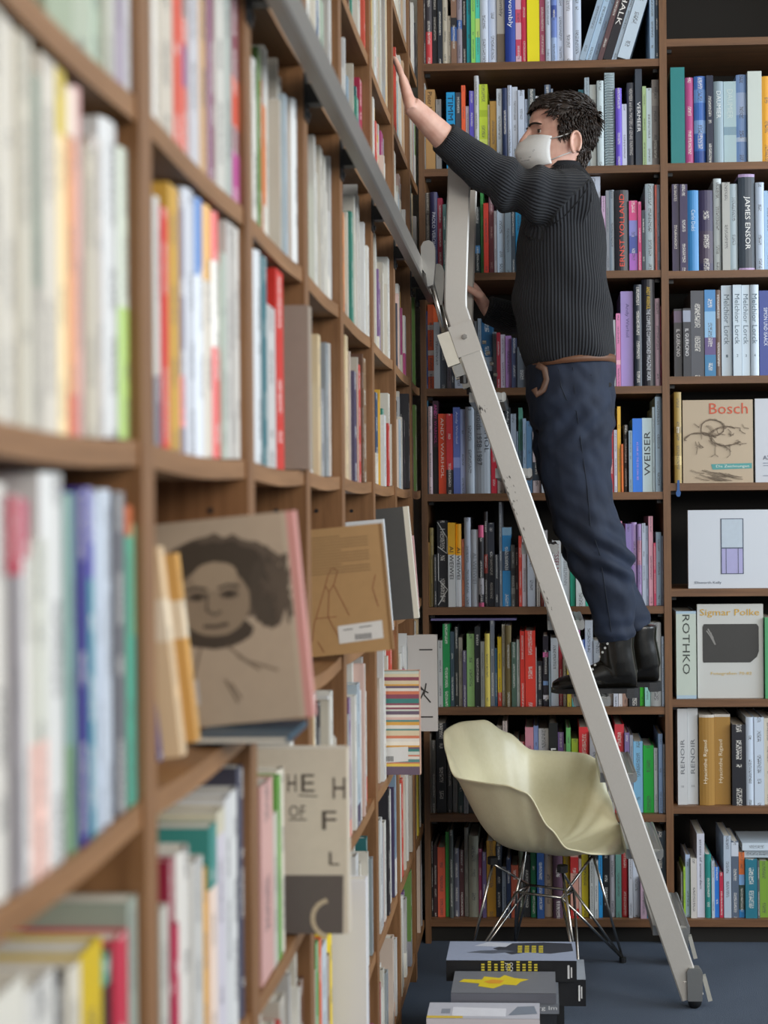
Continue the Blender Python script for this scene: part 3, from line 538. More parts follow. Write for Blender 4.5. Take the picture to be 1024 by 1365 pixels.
# ribbon hanging from the gold book
rb = MB(); p = at(904.5, 640, YF-.006); q = at(904.5, 662, YF-.006)
rs = []
for k in range(9):
    t = k/8; c = p.lerp(q, t); wv = .004+.004*(t > .6)*math.sin((t-.6)*8); rs.append([(c.x-wv, c.y-.001, c.z), (c.x+wv, c.y-.001, c.z), (c.x+wv, c.y+.001, c.z), (c.x-wv, c.y+.001, c.z)])
rb.rings(rs); tag(rb.build('ribbon', solid('#2f5a94', .6)), 'blue ribbon hanging over shelf edge below the gold book', 'ribbon')
# ------------------------------------------------------------------ books of the left bookcase
RL = random.Random(29)
RZ90 = Matrix.Rotation(R(90), 4, 'Z')
PAL = ['#d9d4c8']*8 + ['#e2dfd8']*8 + ['#cfc9bb']*7 + ['#d8d8d6']*7 + ['#c3bcae']*4 + ['#b9b6b2']*3 + ['#bfb8aa', '#b8b9ba', '#aeb4ba', '#9aa0a4', '#8b8c90', '#d6c3b4', '#d9b9ae', '#c9a98a', '#e0c9a0', '#b3c2cc', '#a8b8a4', '#8fa6b8', '#3c3d44', '#2c2b30', '#50505a', '#4a4460', '#2e4a6a', '#35577f', '#2f6f72', '#3f8a78', '#6b8f4a', '#c8403a', '#d8584a', '#b03050', '#e08a4a', '#e0b040', '#dcc84a', '#a8487a', '#7a5a8a', '#6a4a3a', '#8a6a4a']
CELLW = ['nearest', 'second', 'third', 'fourth']
CNT = {}
def sagat(ci, ya, yb):
    a, b = CELLS[ci]; return -.0057*max(0, min(math.sin(math.pi*max(0, min(1, (y-a)/(b-a)))) for y in (ya, yb)))+.0003
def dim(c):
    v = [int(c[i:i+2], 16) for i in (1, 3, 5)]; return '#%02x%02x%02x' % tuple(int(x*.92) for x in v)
def lbook(ya, yb, ztop, j, ci, col, bands=None, rec=None, text=None):
    """one upright book of the left bookcase between depths ya..yb on board j"""
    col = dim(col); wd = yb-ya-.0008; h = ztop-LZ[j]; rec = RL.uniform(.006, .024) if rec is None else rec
    sag = sagat(ci, ya, yb)
    M = Matrix.Translation((-rec, (ya+yb)/2, LZ[j]+sag+.0006)) @ RZ90
    k = CNT[(ci, j)] = CNT.get((ci, j), 0)+1
    lab = '%s %sbook, %s from the front in %s compartment, %s row up, left bookcase' % (cname(col), 'thin ' if wd < .02 else 'thick ' if wd > .045 else '', ordw(k), CELLW[ci], ordw(j+1))
    return queue(wd, h, min(.27, max(.16, h*.8)), col, M, lab, 'books of the left bookcase', bands, None, True, text, rng=RL)
STUFF = MB(); STUFFP = MB(); NST = 0
def sbook(ya, yb, ztop, j, ci, col):
    global NST; NST += 1
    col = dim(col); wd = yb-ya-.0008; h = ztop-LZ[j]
    M = Matrix.Translation((-RL.uniform(.004, .026), (ya+yb)/2, LZ[j]+sagat(ci, ya, yb))) @ RZ90
    d = min(.26, max(.16, h*.8))
    cover_into(STUFF, wd, h, d, [(0, 1, lin(col))] + ([(.0, RL.uniform(.1, .4), lin(RL.choice(PAL)))] if RL.random() < .15 else []), False, True, M, NST*2.71)
    pages_into(STUFFP, wd, h, d, M)
def fill(ci, j, stuff, ya=None, yb=None, hole=()):
    a, b = CELLS[ci]; y = (ya or a)+.002; e = (yb or b)-.002
    room = (LZ[j+1] if j+1 < len(LZ) else LZ[j]+.33)-ST-LZ[j]-.012
    base = RL.uniform(.7, .9)
    while y < e-.008:
        wd = min(RL.choice((.012, .014, .018, .018, .022, .026, .03, .036, .045)), e-y)
        for h0, h1 in hole:
            if y < h1 and y+wd > h0: y = h1; wd = min(wd, e-y)
        if wd < .008 or y+wd > e+1e-6: break
        h = room*max(.55, min(1, base+RL.uniform(-.22, .16)))
        col = RL.choice(PAL)
        if stuff: sbook(y, y+wd, LZ[j]+h, j, ci, col)
        else: lbook(y, y+wd, LZ[j]+h, j, ci, col, [(.0, RL.uniform(.1, .4), RL.choice(PAL))] if RL.random() < .16 else None)
        y += wd
def authored(ci, j, items):
    prev = CELLS[ci][0]
    for it in items:
        a, b, top, col = it[:4]; zc = LZ[j]+.14
        ym = 682-(zc-1.395)*1300
        ya = max(onx(a, 640, -.012).y, prev+.0004); yb = min(onx(b, 640, -.012).y, CELLS[ci][1]-.0008)
        if yb-ya < .004: continue
        prev = yb
        room = LZ[j+1]-ST-.008
        # the top seen at the spine's front edge
        v = ray(a+(b-a)*.5, top); s_ = ((ya+yb)/2-CAM.y)/v.y; zt = (CAM+v*s_).z
        lbook(ya, yb, min(zt, room), j, ci, col, it[4] if len(it) > 4 else None, .008)
authored(0, 4, [(-40,-18,-90,'#d6cfc2'),(-18,2,-80,'#cfc8ba'),(2,20,-90,'#dad3c6'),(20,40,-90,'#d3cdbd'),(40,52,92,'#8f9a8c',[(0,.4,'#a9a49a')]),(52,72,62,'#e2dacd'),(72,85,64,'#e3c94f',[(0,.82,'#f0d9a8')]),(85,98,110,'#f0a878',[(.86,1,'#e4d6c4'),(0,.12,'#d86a4a')]),(98,110,112,'#d8a8a4'),(110,125,190,'#cfc6b4'),(125,138,182,'#bdb2a8'),(138,160,163,'#d6d6d4'),(160,172,200,'#c3c9b4',[(0,.45,'#98b44c')]),(172,183,240,'#5a5560')])
authored(1, 4, [(206,213,262,'#c4c0b8',[(0,.28,'#5c5a66')]),(213,222,275,'#e2453c'),(222,236,245,'#d8a94a'),(236,248,258,'#7a6a78',[(.1,.3,'#d87a7a')]),(248,262,222,'#c9ccd4'),(262,272,212,'#4f7fc0',[(0,.7,'#cfd4dc')]),(272,284,270,'#d9cfc0',[(.7,1,'#d8a65a')]),(284,293,262,'#e5605a',[(.45,.8,'#e0dcd4')]),(293,300,335,'#c3cdc0'),(300,306,292,'#d9d5cf'),(306,313,300,'#c9c3bc'),(313,322,292,'#e4e0da'),(322,330,310,'#d8d2cb')])
authored(2, 4, [(341,349,275,'#d0d4d8'),(349,354,318,'#4c7f88'),(354,365,405,'#d8d6d2'),(366,376,350,'#d8362c')])
authored(0, 5, [(60,95,-60,'#a8b49c'),(95,120,-40,'#b9c2ae'),(120,140,-30,'#a9b8a2'),(140,152,-30,'#c9c8bc'),(152,166,-40,'#b0a4b4'),(166,186,-50,'#dadbdc')])
authored(1, 5, [(206,212,-60,'#e2ddd4'),(212,230,-60,'#d9cfc0'),(230,243,-60,'#e0604c'),(243,252,20,'#d8685a',[(.5,.8,'#8a4a7a')]),(252,265,-60,'#d6d3d8'),(265,281,-60,'#c9a27a'),(281,288,-60,'#7a3a5a'),(288,300,-60,'#dcd9d0'),(300,309,-60,'#b9c0b8'),(309,319,-60,'#8a4a5a',[(.3,.5,'#c8503c'),(0,.2,'#b04a8a')]),(319,329,-60,'#e4d9c8')])
authored(0, 3, [(-50,-20,640,'#cfcac2'),(-20,8,640,'#dcd8d0'),(8,22,655,'#b8475a',[(0,.8,'#8a8588')]),(22,35,660,'#b9506a',[(0,.85,'#dcd9d6')]),(35,55,712,'#d8d8cc',[(0,.4,'#e8c0b4')]),(55,85,615,'#dcdcda'),(85,95,650,'#7fa09a',[(0,.3,'#6a8a6c')]),(95,110,648,'#2f2c80'),(110,122,645,'#4a48a8',[(0,.74,'#2f7f8a')]),(122,132,655,'#b9c4d4'),(132,146,650,'#c3ccd8'),(146,160,655,'#6a6a70'),(160,170,675,'#c8683a',[(0,.9,'#4a9a80')]),(170,179,700,'#8fc49a',[(0,.6,'#3f9a92')]),(179,187,672,'#8aa8d0'),(187,191,675,'#dcdad8')])
authored(0, 2, [(-130,-60,1345,'#c9c6bc'),(-60,20,1330,'#e0dcd0'),(20,60,1300,'#dcd9d2'),(60,78,1290,'#26262a'),(78,95,1280,'#e0d9c8'),(95,124,1255,'#d9b820'),(124,141,1268,'#2a2826',[(.9,1,'#3a8a7a')]),(141,159,1245,'#c8344a'),(159,172,1198,'#9ea89c'),(172,181,1172,'#c8c8c4'),(181,191,1172,'#2c3044')])
authored(1, 2, [(203,214,1208,'#c9c6bc'),(214,222,1143,'#9a2440'),(222,232,1230,'#d84a58',[(.5,1,'#b02a48')]),(232,248,1127,'#dedad2'),(248,261,1140,'#d2d0cc'),(261,270,1152,'#e0a83a'),(270,280,1095,'#3f9088',[(0,.75,'#e4cfc0')]),(280,291,1075,'#d8d0b8',[(0,.9,'#c9c3cc')]),(291,301,1060,'#dedede'),(301,312,1052,'#dcdcda'),(312,321,1022,'#4a4858'),(321,330,1030,'#e2e0dc')])
authored(2, 2, [(340,356,1040,'#d9aaa4'),(356,362,1080,'#c8c4b8'),(362,367,1030,'#6aa84a'),(367,374,1020,'#dcd4c4')])
authored(3, 1, [(400,412,1300,'#d8d4c4'),(412,416,1255,'#3a9a4a'),(416,420,1250,'#e0582c'),(420,427,1255,'#c3cdd4'),(427,431,1270,'#8a6a50'),(431,436.5,1197,'#e8c81e')])

def display(y, th, h, d, xr, tilt, z, col, label, bands=None, name='book'):
    M = Matrix.Translation((xr-d, y+th/2, z)) @ Matrix.Rotation(R(-tilt), 4, 'Y') @ Matrix.Translation((d, 0, 0)) @ RZ90
    o = book(th, h, d, col, M, label, 'books set out with covers showing on the left bookcase', bands, False, False, None, name)
    return o, coverart(o, -1, th, d, h)
z3 = LZ[3]+.0006
# portrait-cover book on a thin dark blue book
o, fn = display(1.765, .024, .258, .225, .096, 5.2, z3, '#c98f88', 'tan book with a charcoal portrait of a curly-haired person, cover showing')
fn0 = fn
art_poly(o, fn, [(0,0),(.93,0),(.93,1),(0,1)], '#ae9c88', 'cover_paper')
art_poly(o, fn, [(.93,0),(.955,0),(.955,1),(.93,1)], '#b7a894', 'joint_crease')
rr = random.Random(8); fn = lambda s, t, lift=.0008: fn0(s+.11, t, lift)
def ring(cx, cy, rx, ry, n, jit): return [(cx+rx*(1+jit*(rr.random()-.5))*math.cos(2*math.pi*k/n), cy+ry*(1+jit*(rr.random()-.5))*math.sin(2*math.pi*k/n)) for k in range(n)]
def pic(pts, col, nm, lift): art_poly(o, fn, pts, col, nm, lift)
pic(ring(.44, .70, .37, .215, 44, .14), '#5e5145', 'drawn_hair', .0010); pic(ring(.42, .72, .30, .18, 40, .2), '#43392f', 'drawn_hair', .0011)
pic(ring(.70, .62, .10, .17, 30, .2), '#4a4036', 'drawn_hair', .0011); pic(ring(.15, .62, .09, .22, 30, .2), '#4a4036', 'drawn_hair', .0011)
pic(ring(.40, .45, .20, .08, 30, .12), '#453b32', 'drawn_beard', .0012)
pic(ring(.40, .60, .205, .17, 30, .03), '#8f7d69', 'drawn_face', .0014); pic(ring(.42, .72, .13, .07, 24, .05), '#9f8c76', 'drawn_forehead', .0016)
for sx in (-.09, .09):
    pic(ring(.40+sx, .63, .055, .022, 16, .1), '#5a4d41', 'drawn_eye', .0016); pic(ring(.40+sx, .628, .022, .012, 10, .0), '#33291f', 'drawn_pupil', .0018)
    art_lines(o, fn, [[(.40+sx-.06, .662), (.40+sx, .675), (.40+sx+.06, .662)]], '#4a3f35', .016, .87, 'drawn_brow', .0018)
art_lines(o, fn, [[(.37,.64),(.355,.56),(.40,.535),(.44,.55)]], '#5a4d41', .014, .87, 'drawn_nose', .0018); art_lines(o, fn, [[(.33,.485),(.40,.478),(.47,.487)]], '#4a3d33', .02, .87, 'drawn_mouth', .0018)
art_lines(o, fn, [[(.66+.08*rr.random(), .55+.3*rr.random()), (.76+.08*rr.random(), .5+.3*rr.random()), (.74+.1*rr.random(), .45+.3*rr.random())] for _ in range(26)], '#5a4d41', .012, .87, 'drawn_curls', .0016)
art_lines(o, fn, [[(.45,.38),(.55,.3),(.72,.24)], [(.3,.38),(.25,.25),(.22,.1)], [(.5,.33),(.62,.25)], [(.45,.2),(.5,.12)], [(.42,.22),(.48,.1)]], '#7f6f5e', .014, .87)
pic([(.20,.10),(.27,.11),(.27,.23),(.20,.23)], '#b9b4b2', 'price_sticker', .0018)
b_ = MB()
o = book(.008, .14, .115, '#24465a', Matrix.Translation((.078, 1.68, z3+.0046)) @ Matrix.Rotation(R(90), 4, 'Z') @ Matrix.Rotation(R(90), 4, 'Y'), 'thin dark blue book lying flat under the portrait-cover book', 'books set out with covers showing on the left bookcase', None, False, False)
# leaning tan paperbacks in front of the portrait
for k, (yy, th, hh, xr, col, tl) in enumerate(((1.47, .016, .20, -.02, '#2c2f6a', 'slim navy paperback standing beside tan leaning paperbacks'), (1.50, .022, .225, -.004, '#d9bb94', 'pale tan paperback leaning before the portrait-cover book, nearer one'), (1.60, .018, .215, -.012, '#d2a05a', 'golden tan paperback leaning before the portrait-cover book, farther one'))):
    M = Matrix.Translation((xr, yy+th/2, z3-.002)) @ Matrix.Rotation(R(-6), 4, 'Y') @ RZ90
    M = Matrix.Translation((0, 0, .018)) @ M
    book(th, hh, .15, col, M, tl, 'books set out with covers showing on the left bookcase', [(.55,.75,'#e6d4b8')] if k else None, False, True)
lbook(1.42, 1.445, LZ[3]+.285, 3, 1, '#8f8678', None, .12)
# brown sketch-cover book
o, fn = display(2.655, .022, .238, .20, .104, 5.0, z3, '#8d6a42', 'brown book with a red chalk sketch and white price label, cover showing')
art_poly(o, fn, [(0,0),(.97,0),(.97,1),(0,1)], '#b18c5e', 'cover_paper')
art_lines(o, fn, [[(.12, .93-.022*k), (.86 if k % 5 else .6, .93-.022*k)] for k in range(14)], '#8a6c48', .008, .84, 'text_lines')
art_lines(o, fn, [[(.45,.62),(.42,.55),(.45,.5),(.5,.55),(.55,.66),(.5,.69),(.45,.62)], [(.42,.55),(.28,.25),(.25,.12)], [(.5,.55),(.62,.3)], [(.3,.3),(.5,.3)], [(.45,.5),(.42,.3),(.5,.14)], [(.15,.3),(.1,.18),(.2,.08)], [(.9,.6),(.86,.5),(.9,.35)], [(.1,.12),(.2,.04)], [(.3,.12),(.35,.03)]], '#8a4f30', .007, .84)
art_poly(o, fn, [(.50,.085),(.92,.10),(.92,.24),(.50,.225)], '#dcdad6', 'price_label', .0014); art_lines(o, fn, [[(.66+.016*k,.105),(.66+.016*k,.15)] for k in range(10)] + [[(.55,.19),(.64,.193)], [(.7,.2),(.82,.205)]], '#55565a', .008, .84, lift=.0018)
o, fn = display(3.12, .02, .245, .2, .055, 4.5, z3, '#d5d8da', 'white book behind the brown sketch-cover book, edge showing')
o, fn = display(3.44, .028, .272, .2, .085, 5.2, z3, '#d8d2c2', 'dark grey book with white edges, cover showing beside the corner', None)
art_poly(o, fn, [(0,0),(.94,0),(.94,1),(0,1)], '#4b4a48', 'cover_paper'); art_lines(o, fn, [[(.3,.36-.02*k),(.62 if k % 4 else .5,.36-.02*k)] for k in range(12)], '#9a9a98', .008, .7, 'text_lines')
o, fn = display(3.86, .012, .20, .17, .05, 4, z3, '#caa2a0', 'thin pale pink book leaning by the corner of the bookcases')
# big cloth volume and lower display books
o, fn = display(2.262, .034, .262, .22, .012, 0, LZ[4]-.0002, '#9a8b7c', 'large worn brown cloth-bound volume standing forward beside a red book')
art_poly(o, fn, [(.0,.0),(1,.0),(1,1),(.0,1)], '#94857a', 'worn_cloth')
z2 = LZ[2]+.0006
o, fn = display(2.19, .03, .286, .215, .078, 0, z2, '#cfc4b2', 'cream book with large thin letters and grey moon photo on cover')
art_poly(o, fn, [(0,0),(.985,0),(.985,1),(0,1)], '#c9bfae', 'cover_paper')
S0 = .57   # part of the cover hidden behind the neighbouring spines
def sx(x): return S0+(1-S0)*(x-250)/270
def ty(y): return 1-(y-135)/835
art_poly(o, fn, [(0,ty(970)),(sx(495),ty(970)),(sx(500),ty(705)),(0,ty(705))], '#5c5450', 'photo_print', .0012)
pts = [(sx(440)+.13*math.cos(a), ty(900)+.10*math.sin(a)) for a in [R(100+20*k) for k in range(9)]]; art_lines(o, fn, [pts], '#b8a88e', .035, .75, lift=.002)
for s, x0, x1, y0, y1 in (('H',250,290,250,330),('E',312,372,250,330),('H',455,512,265,360),('OF',255,330,390,445),('F',405,470,415,500),('L',435,482,600,660)):
    art_text(o, fn, s, '#4d443c', sx(x0), sx(x1), ty(y1), ty(y0))
art_lines(o, fn, [[(sx(298),ty(345)),(sx(385),ty(350))], [(sx(255),ty(455)),(sx(335),ty(455))]], '#4d443c', .01, .75)
o, fn = display(3.52, .024, .258, .20, .078, 0, z2, '#c9a08c', 'book with many coloured horizontal stripes on cover and a barcode label')
rr = random.Random(5); t = 0; SP = ['#d9c9a8','#b8584a','#e0d8cc','#5a8a86','#d8a24a','#8c4a5a','#c9d0c4','#d07a5a','#e4c45a','#3f7f78','#d8b4a8','#6a5a6a','#ece4d4']
while t < 1:
    e = min(1, t+rr.uniform(.012, .035)); art_poly(o, fn, [(0,t),(.99,t),(.99,e),(0,e)], rr.choice(SP), 'stripe', .0008); t = e
art_poly(o, fn, [(.45,.11),(.85,.13),(.85,.27),(.45,.26)], '#d8d6d2', 'price_label', .0014); art_lines(o, fn, [[(.5+.02*k,.13),(.5+.02*k,.18)] for k in range(9)], '#44464a', .01, .8, lift=.002)
o, fn = display(2.635, .03, .318, .24, .05, 0, LZ[1]+.0006, '#dcdce0', 'tall white slab-like book with small green diamond on cover')
art_poly(o, fn, [(.62,.86),(.68,.89),(.74,.86),(.68,.83)], '#4aa07a', 'diamond_mark')
# white volume with brush calligraphy by the corner
o, fn = display(4.22, .03, .285, .13, .07, 0, z2, '#c9c4c0', 'white book with black brush calligraphy standing at the corner')
art_lines(o, fn, [[(.5,.55),(.6,.45),(.8,.4)], [(.55,.5),(.7,.42),(.62,.34)], [(.75,.5),(.7,.38),(.85,.3)], [(.6,.85),(.9,.85)], [(.6,.15),(.9,.15)]], '#3a3634', .03, .45)
# everything else on the left bookcase
HOLES = {(2,4): [(2.085, 2.30)], (2,2): [(2.08, 2.225)], (5,2): [(3.515, 3.55)], (3,1): [(2.63, 2.67)], (7,2): [(4.215, 4.255)]}
DONE = {(0,4),(1,4),(0,5),(1,5),(0,3),(0,2),(1,2)}
for ci in range(8):
    for j in range(9):
        if (ci, j) in DONE or (j == 3 and ci >= 1): continue
        if ci == 0 and (j < 2 or j > 5): continue
        a, b = CELLS[ci]
        if (ci, j) == (2, 4) or (ci, j) == (2, 2): a = 2.30 if j == 4 else 2.225
        if (ci, j) == (3, 1): a = 2.67
        vis = False
        for y in (a, b):
            for z in (LZ[j], LZ[j]+.3):
                p = CR.transposed() @ (Vector((0, y, z))-CAM); py = PPY-FPX*p.y/-p.z; px = PPX+FPX*p.x/-p.z
                if -10 < py < 1375 and px > -10: vis = True
        fill(ci, j, ci > 3 or not vis, a, b, HOLES.get((ci, j), ()))
QUEUE.sort(key=lambda q: -q[0])
def finish(a, k):
    """a small or hidden book goes into the joined mass, lettering included"""
    w_, h_, d_, col, M, lab, grp = a[:7]; bands = a[7] if len(a) > 7 else None; text = a[10] if len(a) > 10 else None
    cover_into(STUFF, w_, h_, d_, [(0.0, 1.0, lin(col))] + [(x, y, lin(c)) for x, y, c in (bands or [])], False, not text and a[9], M, len(STUFF.v)*.013)
    pages_into(STUFFP, w_, h_, d_, M)
    for tx in (text or []):
        s, tc, dr, z0, z1, wf = tx[:6]; off = tx[6] if len(tx) > 6 else 0.0; H = (z1-z0)*h_; Ww = wf*w_
        fn = {'d': lambda x, y: ((y-.5)*Ww+off*w_, -.0007, z1*h_-x*H), 'u': lambda x, y: ((.5-y)*Ww+off*w_, -.0007, z0*h_+x*H), 'h': lambda x, y: ((x-.5)*Ww+off*w_, -.0007, z0*h_+y*H)}[dr]
        V, F = text2d(s); b0 = len(STUFF.v)
        for x, y in V: STUFF.vert(M @ Vector(fn(x, y)))
        for f in F: STUFF.face([b0+i for i in f], lin(tc))
NIND = 285
for q in sorted(QUEUE[:NIND], key=lambda q: q[1]): book(*q[2], **q[3])
for q in QUEUE[NIND:]: finish(q[2], q[3])
print('individual', NIND, 'joined', len(QUEUE)-NIND, 'threshold', QUEUE[NIND][0])
st = STUFF.build('books', BOOK, None, False, True); tag(st, 'mass of small, narrow or half-hidden books filling both bookcases', 'books', None, 'stuff')
STUFFP.build('pages', PAGES, st)
# ------------------------------------------------------------------ piles of books on the floor
def flat(px0, px1, ynear, depth, z0, th, col, label, bands=None, text=None):
    a, b = at(px0, 1300, ynear).x, at(px1, 1300, ynear).x
    M = Matrix.Translation((a, ynear, z0+th/2+.0004)) @ Matrix.Rotation(R(90), 4, 'Y') @ Matrix.Rotation(R(180), 4, 'X') @ Matrix.Rotation(R(180), 4, 'X')
    o = book(th-.0008, b-a, depth, col, M, label, 'books piled on the carpet', bands, False, False, text)
    L = b-a
    def fn(s, t, lift=.0008): return (-(th-.0008)/2-lift, depth*t, L*s)
    def sp(s, t, lift=.0009): return (-(t-.5)*(th-.0008), -lift, L*s)
    return o, fn, sp
def bars(o, fn, L, col, lift=.0012):
    mb = MB()
    for a, b, c, d in L: mb.face([mb.vert(fn(s, t, lift)) for s, t in ((a, c), (b, c), (b, d), (a, d))])
    return tag(mb.build('small_print', solid(col, .6), o), kind='stuff')
o, fn, sp = flat(612, 752, 3.775, .15, 0, .088, '#17171a', 'black thick book at the bottom of the rear floor pile')
o, fn, sp = flat(640, 781, 3.765, .17, .089, .07, '#1a1a1d', 'black book in the rear floor pile, shifted to the right')
art_poly(o, fn, [(0,0),(1,0),(1,1),(0,1)], '#8c929c', 'cover_print'); bars(o, sp, [(.93,.945,.2,.8),(.955,.965,.3,.75)], '#d8d8d8')
o, fn, sp = flat(595, 769, 3.745, .165, .160, .055, '#1b1b1d', 'thick black book with photo cover on top of rear floor pile')
art_poly(o, fn, [(0,0),(1,0),(1,1),(0,1)], '#9aa3b8', 'cover_photo'); art_poly(o, fn, [(.35,.62),(.5,.9),(.75,.95),(.97,.9),(.98,.5),(.8,.35),(.62,.42),(.5,.3)], '#3c3f48', 'photo_figure', .0012)
art_poly(o, fn, [(.15,.4),(.25,.5),(.45,.55),(.52,.45),(.35,.35)], '#5c626e', 'photo_figure', .0012); art_poly(o, fn, [(.2,.75),(.3,.95),(.5,.9),(.45,.7)], '#c8ccd6', 'photo_figure', .0012)
bars(o, fn, [(.545+.055*k, .58+.055*k, .40+.1*q, .46+.1*q) for k in range(4) for q in range(4)], '#d4c23a', .0016)
bars(o, sp, [(.27+.05*k, .295+.05*k, .52+.13*q, .60+.13*q) for k in range(5) for q in range(3+k % 2)] + [(.54+.045*k, .565+.045*k, .52+.13*q, .60+.13*q) for k in range(4) for q in range(3+(k+1) % 2)], '#d0be3c')
bars(o, sp, [(.93,.945,.15,.8),(.955,.965,.2,.7)], '#c8c8c8')
for k, s in enumerate(('JON','OCK')): lettering(s, lambda x, y, k=k: sp(.45+.035*k+.028*y, .42+.5*(1-x)), '#e4e4e2', o)
o, fn, sp = flat(608, 742, 3.585, .15, 0, .134, '#23252a', 'dark book at the bottom of the middle floor pile')
o, fn, sp = flat(606, 745, 3.575, .165, .135, .026, '#6c7078', 'grey book with white title on its spine under the flower-cover book')
lettering('Jörg Im', lambda x, y: sp(.72+.26*x, .3+.5*y), '#d6d8da', o)
o, fn, sp = flat(601, 741, 3.57, .17, .162, .026, '#5d5e66', 'grey book with a yellow flower on cover, on the middle floor pile')
art_poly(o, fn, [(0,0),(1,0),(1,1),(0,1)], '#74767c', 'cover_paper')
art_poly(o, fn, [(.06,.5),(.10,.62),(.28,.6),(.3,.75),(.45,.68),(.5,.82),(.6,.68),(.74,.62),(.66,.5),(.62,.35),(.5,.38),(.4,.2),(.25,.3),(.26,.42)], '#dcc42c', 'flower_print', .0012); art_poly(o, fn, [(.3,.5),(.38,.6),(.5,.56),(.46,.42),(.36,.42)], '#dc9a34', 'flower_centre', .0016)
o, fn, sp = flat(572, 716, 3.458, .105, 0, .118, '#9a9ca2', 'grey book at the bottom of the front floor pile')
o, fn, sp = flat(568, 719, 3.452, .112, .119, .047, '#cfc9cc', 'white book with pale label on top of the front floor pile')
art_poly(o, fn, [(0,.0),(1,.0),(1,1),(0,1)], '#bcbcc4', 'cover_print'); art_poly(o, fn, [(.0,.02),(.32,.02),(.32,.14),(.0,.16)], '#d8b83a', 'yellow_band', .0012); art_poly(o, fn, [(.22,.15),(.70,.12),(.70,.62),(.22,.7)], '#dcdce2', 'pale_label', .0014); art_poly(o, fn, [(.72,.2),(.8,.75),(.95,.8),(.98,.3)], '#7c8490', 'print_shape', .0012); art_poly(o, fn, [(.12,.3),(.2,.3),(.2,.6),(.12,.6)], '#8c909a', 'print_shape', .0012)
bars(o, sp, [(.03,.06,.3,.6)], '#3c3c42')
# ------------------------------------------------------------------ ladder rail along the left bookcase
rl = tag(empty('ladder_rail', (.04, 2.6, 2.1)), 'long grey metal ladder rail fixed along the left bookcase', 'rail')
RZ = 2.085; RX = .043
mb = MB(); mb.rings([[(RX-.012, y, RZ-.026), (RX+.008, y, RZ-.026), (RX+.012, y, RZ-.022), (RX+.012, y, RZ+.022), (RX+.008, y, RZ+.026), (RX-.012, y, RZ+.026)] for y in (UPY[0], 4.5)])
part('rail_bar', mb, solid('#8f8b86', .38, .7, name='grey_rail_metal'), rl)
for y in UPY + [4.45]:
    mb = MB(); mb.box((-.002, y+.008, RZ-.02), (RX-.011, y+.034, RZ+.012)); mb.box((-.002, y+.004, RZ-.045), (.004, y+.038, RZ+.03))
    mb.tube([(.004, y+.021, RZ-.036), (.008, y+.021, RZ-.036)], .006, 8)
    part('bracket', mb, BLACKP, rl)

# ------------------------------------------------------------------ rolling ladder
YN, YFAR = 4.02, 4.40
def lad(px, py): return at(px, py, YN)
pf = lad(923, 1330); pb_ = lad(607, 412); pt = lad(613, 214)
pf.z = .03
ld = tag(empty('library_ladder', (pf.x, (YN+YFAR)/2, 0)), 'silver aluminium rolling ladder leaning on the left bookcase rail', 'ladder')
def stringer(y, dx=0.0):
    c = [Vector((pf.x+dx, y, pf.z)), None, None, None, None, Vector((pt.x+dx, y, pt.z))]
    b0 = Vector((pb_.x+dx, y, pb_.z)); u = (c[0]-b0).normalized(); v = (c[5]-b0).normalized()
    pts = [c[0], b0+u*.075, b0+u*.035+v*.004, b0+u*.006+v*.006, b0+v*.035, b0+v*.075, c[5]]
    rs = []; n = len(pts); hw, ht = .032, .0125
    for i, p in enumerate(pts):
        t = (pts[min(i+1, n-1)]-pts[max(i-1, 0)]).normalized(); s = Vector((t.z, 0, -t.x))
        prof = [(-hw, -ht+.004), (-hw+.004, -ht), (hw-.004, -ht), (hw, -ht+.004), (hw, ht-.004), (hw-.004, ht), (-hw+.004, ht), (-hw, ht-.004)]
        rs.append([p + s*a + Vector((0, 1, 0))*b for a, b in prof])
    m = MB(); m.rings(rs); return m
for y in (YN, YFAR): part('side_rail', stringer(y), ALUP, ld)
axis = (Vector((pb_.x, 0, pb_.z))-Vector((pf.x, 0, pf.z)))
def on_rail(z): t = (z-pf.z)/(pb_.z-pf.z); return pf.x+(pb_.x-pf.x)*t
TRz = [at(690, y, YN).z for y in (532, 632, 732, 828, 928, 1024, 1128, 1222)]
TRz = [.872+(k)*.2155 for k in range(-4, 5)]
TRz = [z for z in TRz if z > .15]
for z in TRz:
    x = on_rail(z)
    mb = MB(); x0, x1 = x-.042, x+.062; y0, y1 = YN+.014, YFAR-.014
    prof = [(x0, z-.028), (x1-.006, z-.028), (x1, z-.022), (x1, z-.004), (x1-.004, z)]
    n = 6
    for k in range(n): # ribbed top
        a = x1-.008-(x1-x0-.01)*k/n; prof += [(a, z), (a-.004, z-.0025)]
    prof += [(x0, z)]
    mb.rings([[(px, y, pz) for px, pz in prof] for y in (y0, y1)]); part('tread', mb, ALU, ld)
    # tread end flange beside the near rail
    mb = MB(); xr = x+.036
    mb.box((xr-.004, YN-.004, z-.024), (xr+.016, YN+.018, z-.004)); mb.box((xr+.002, YN-.002, z-.036), (xr+.008, YN+.012, z-.022)); part('tread_bracket', mb, ALU, ld)
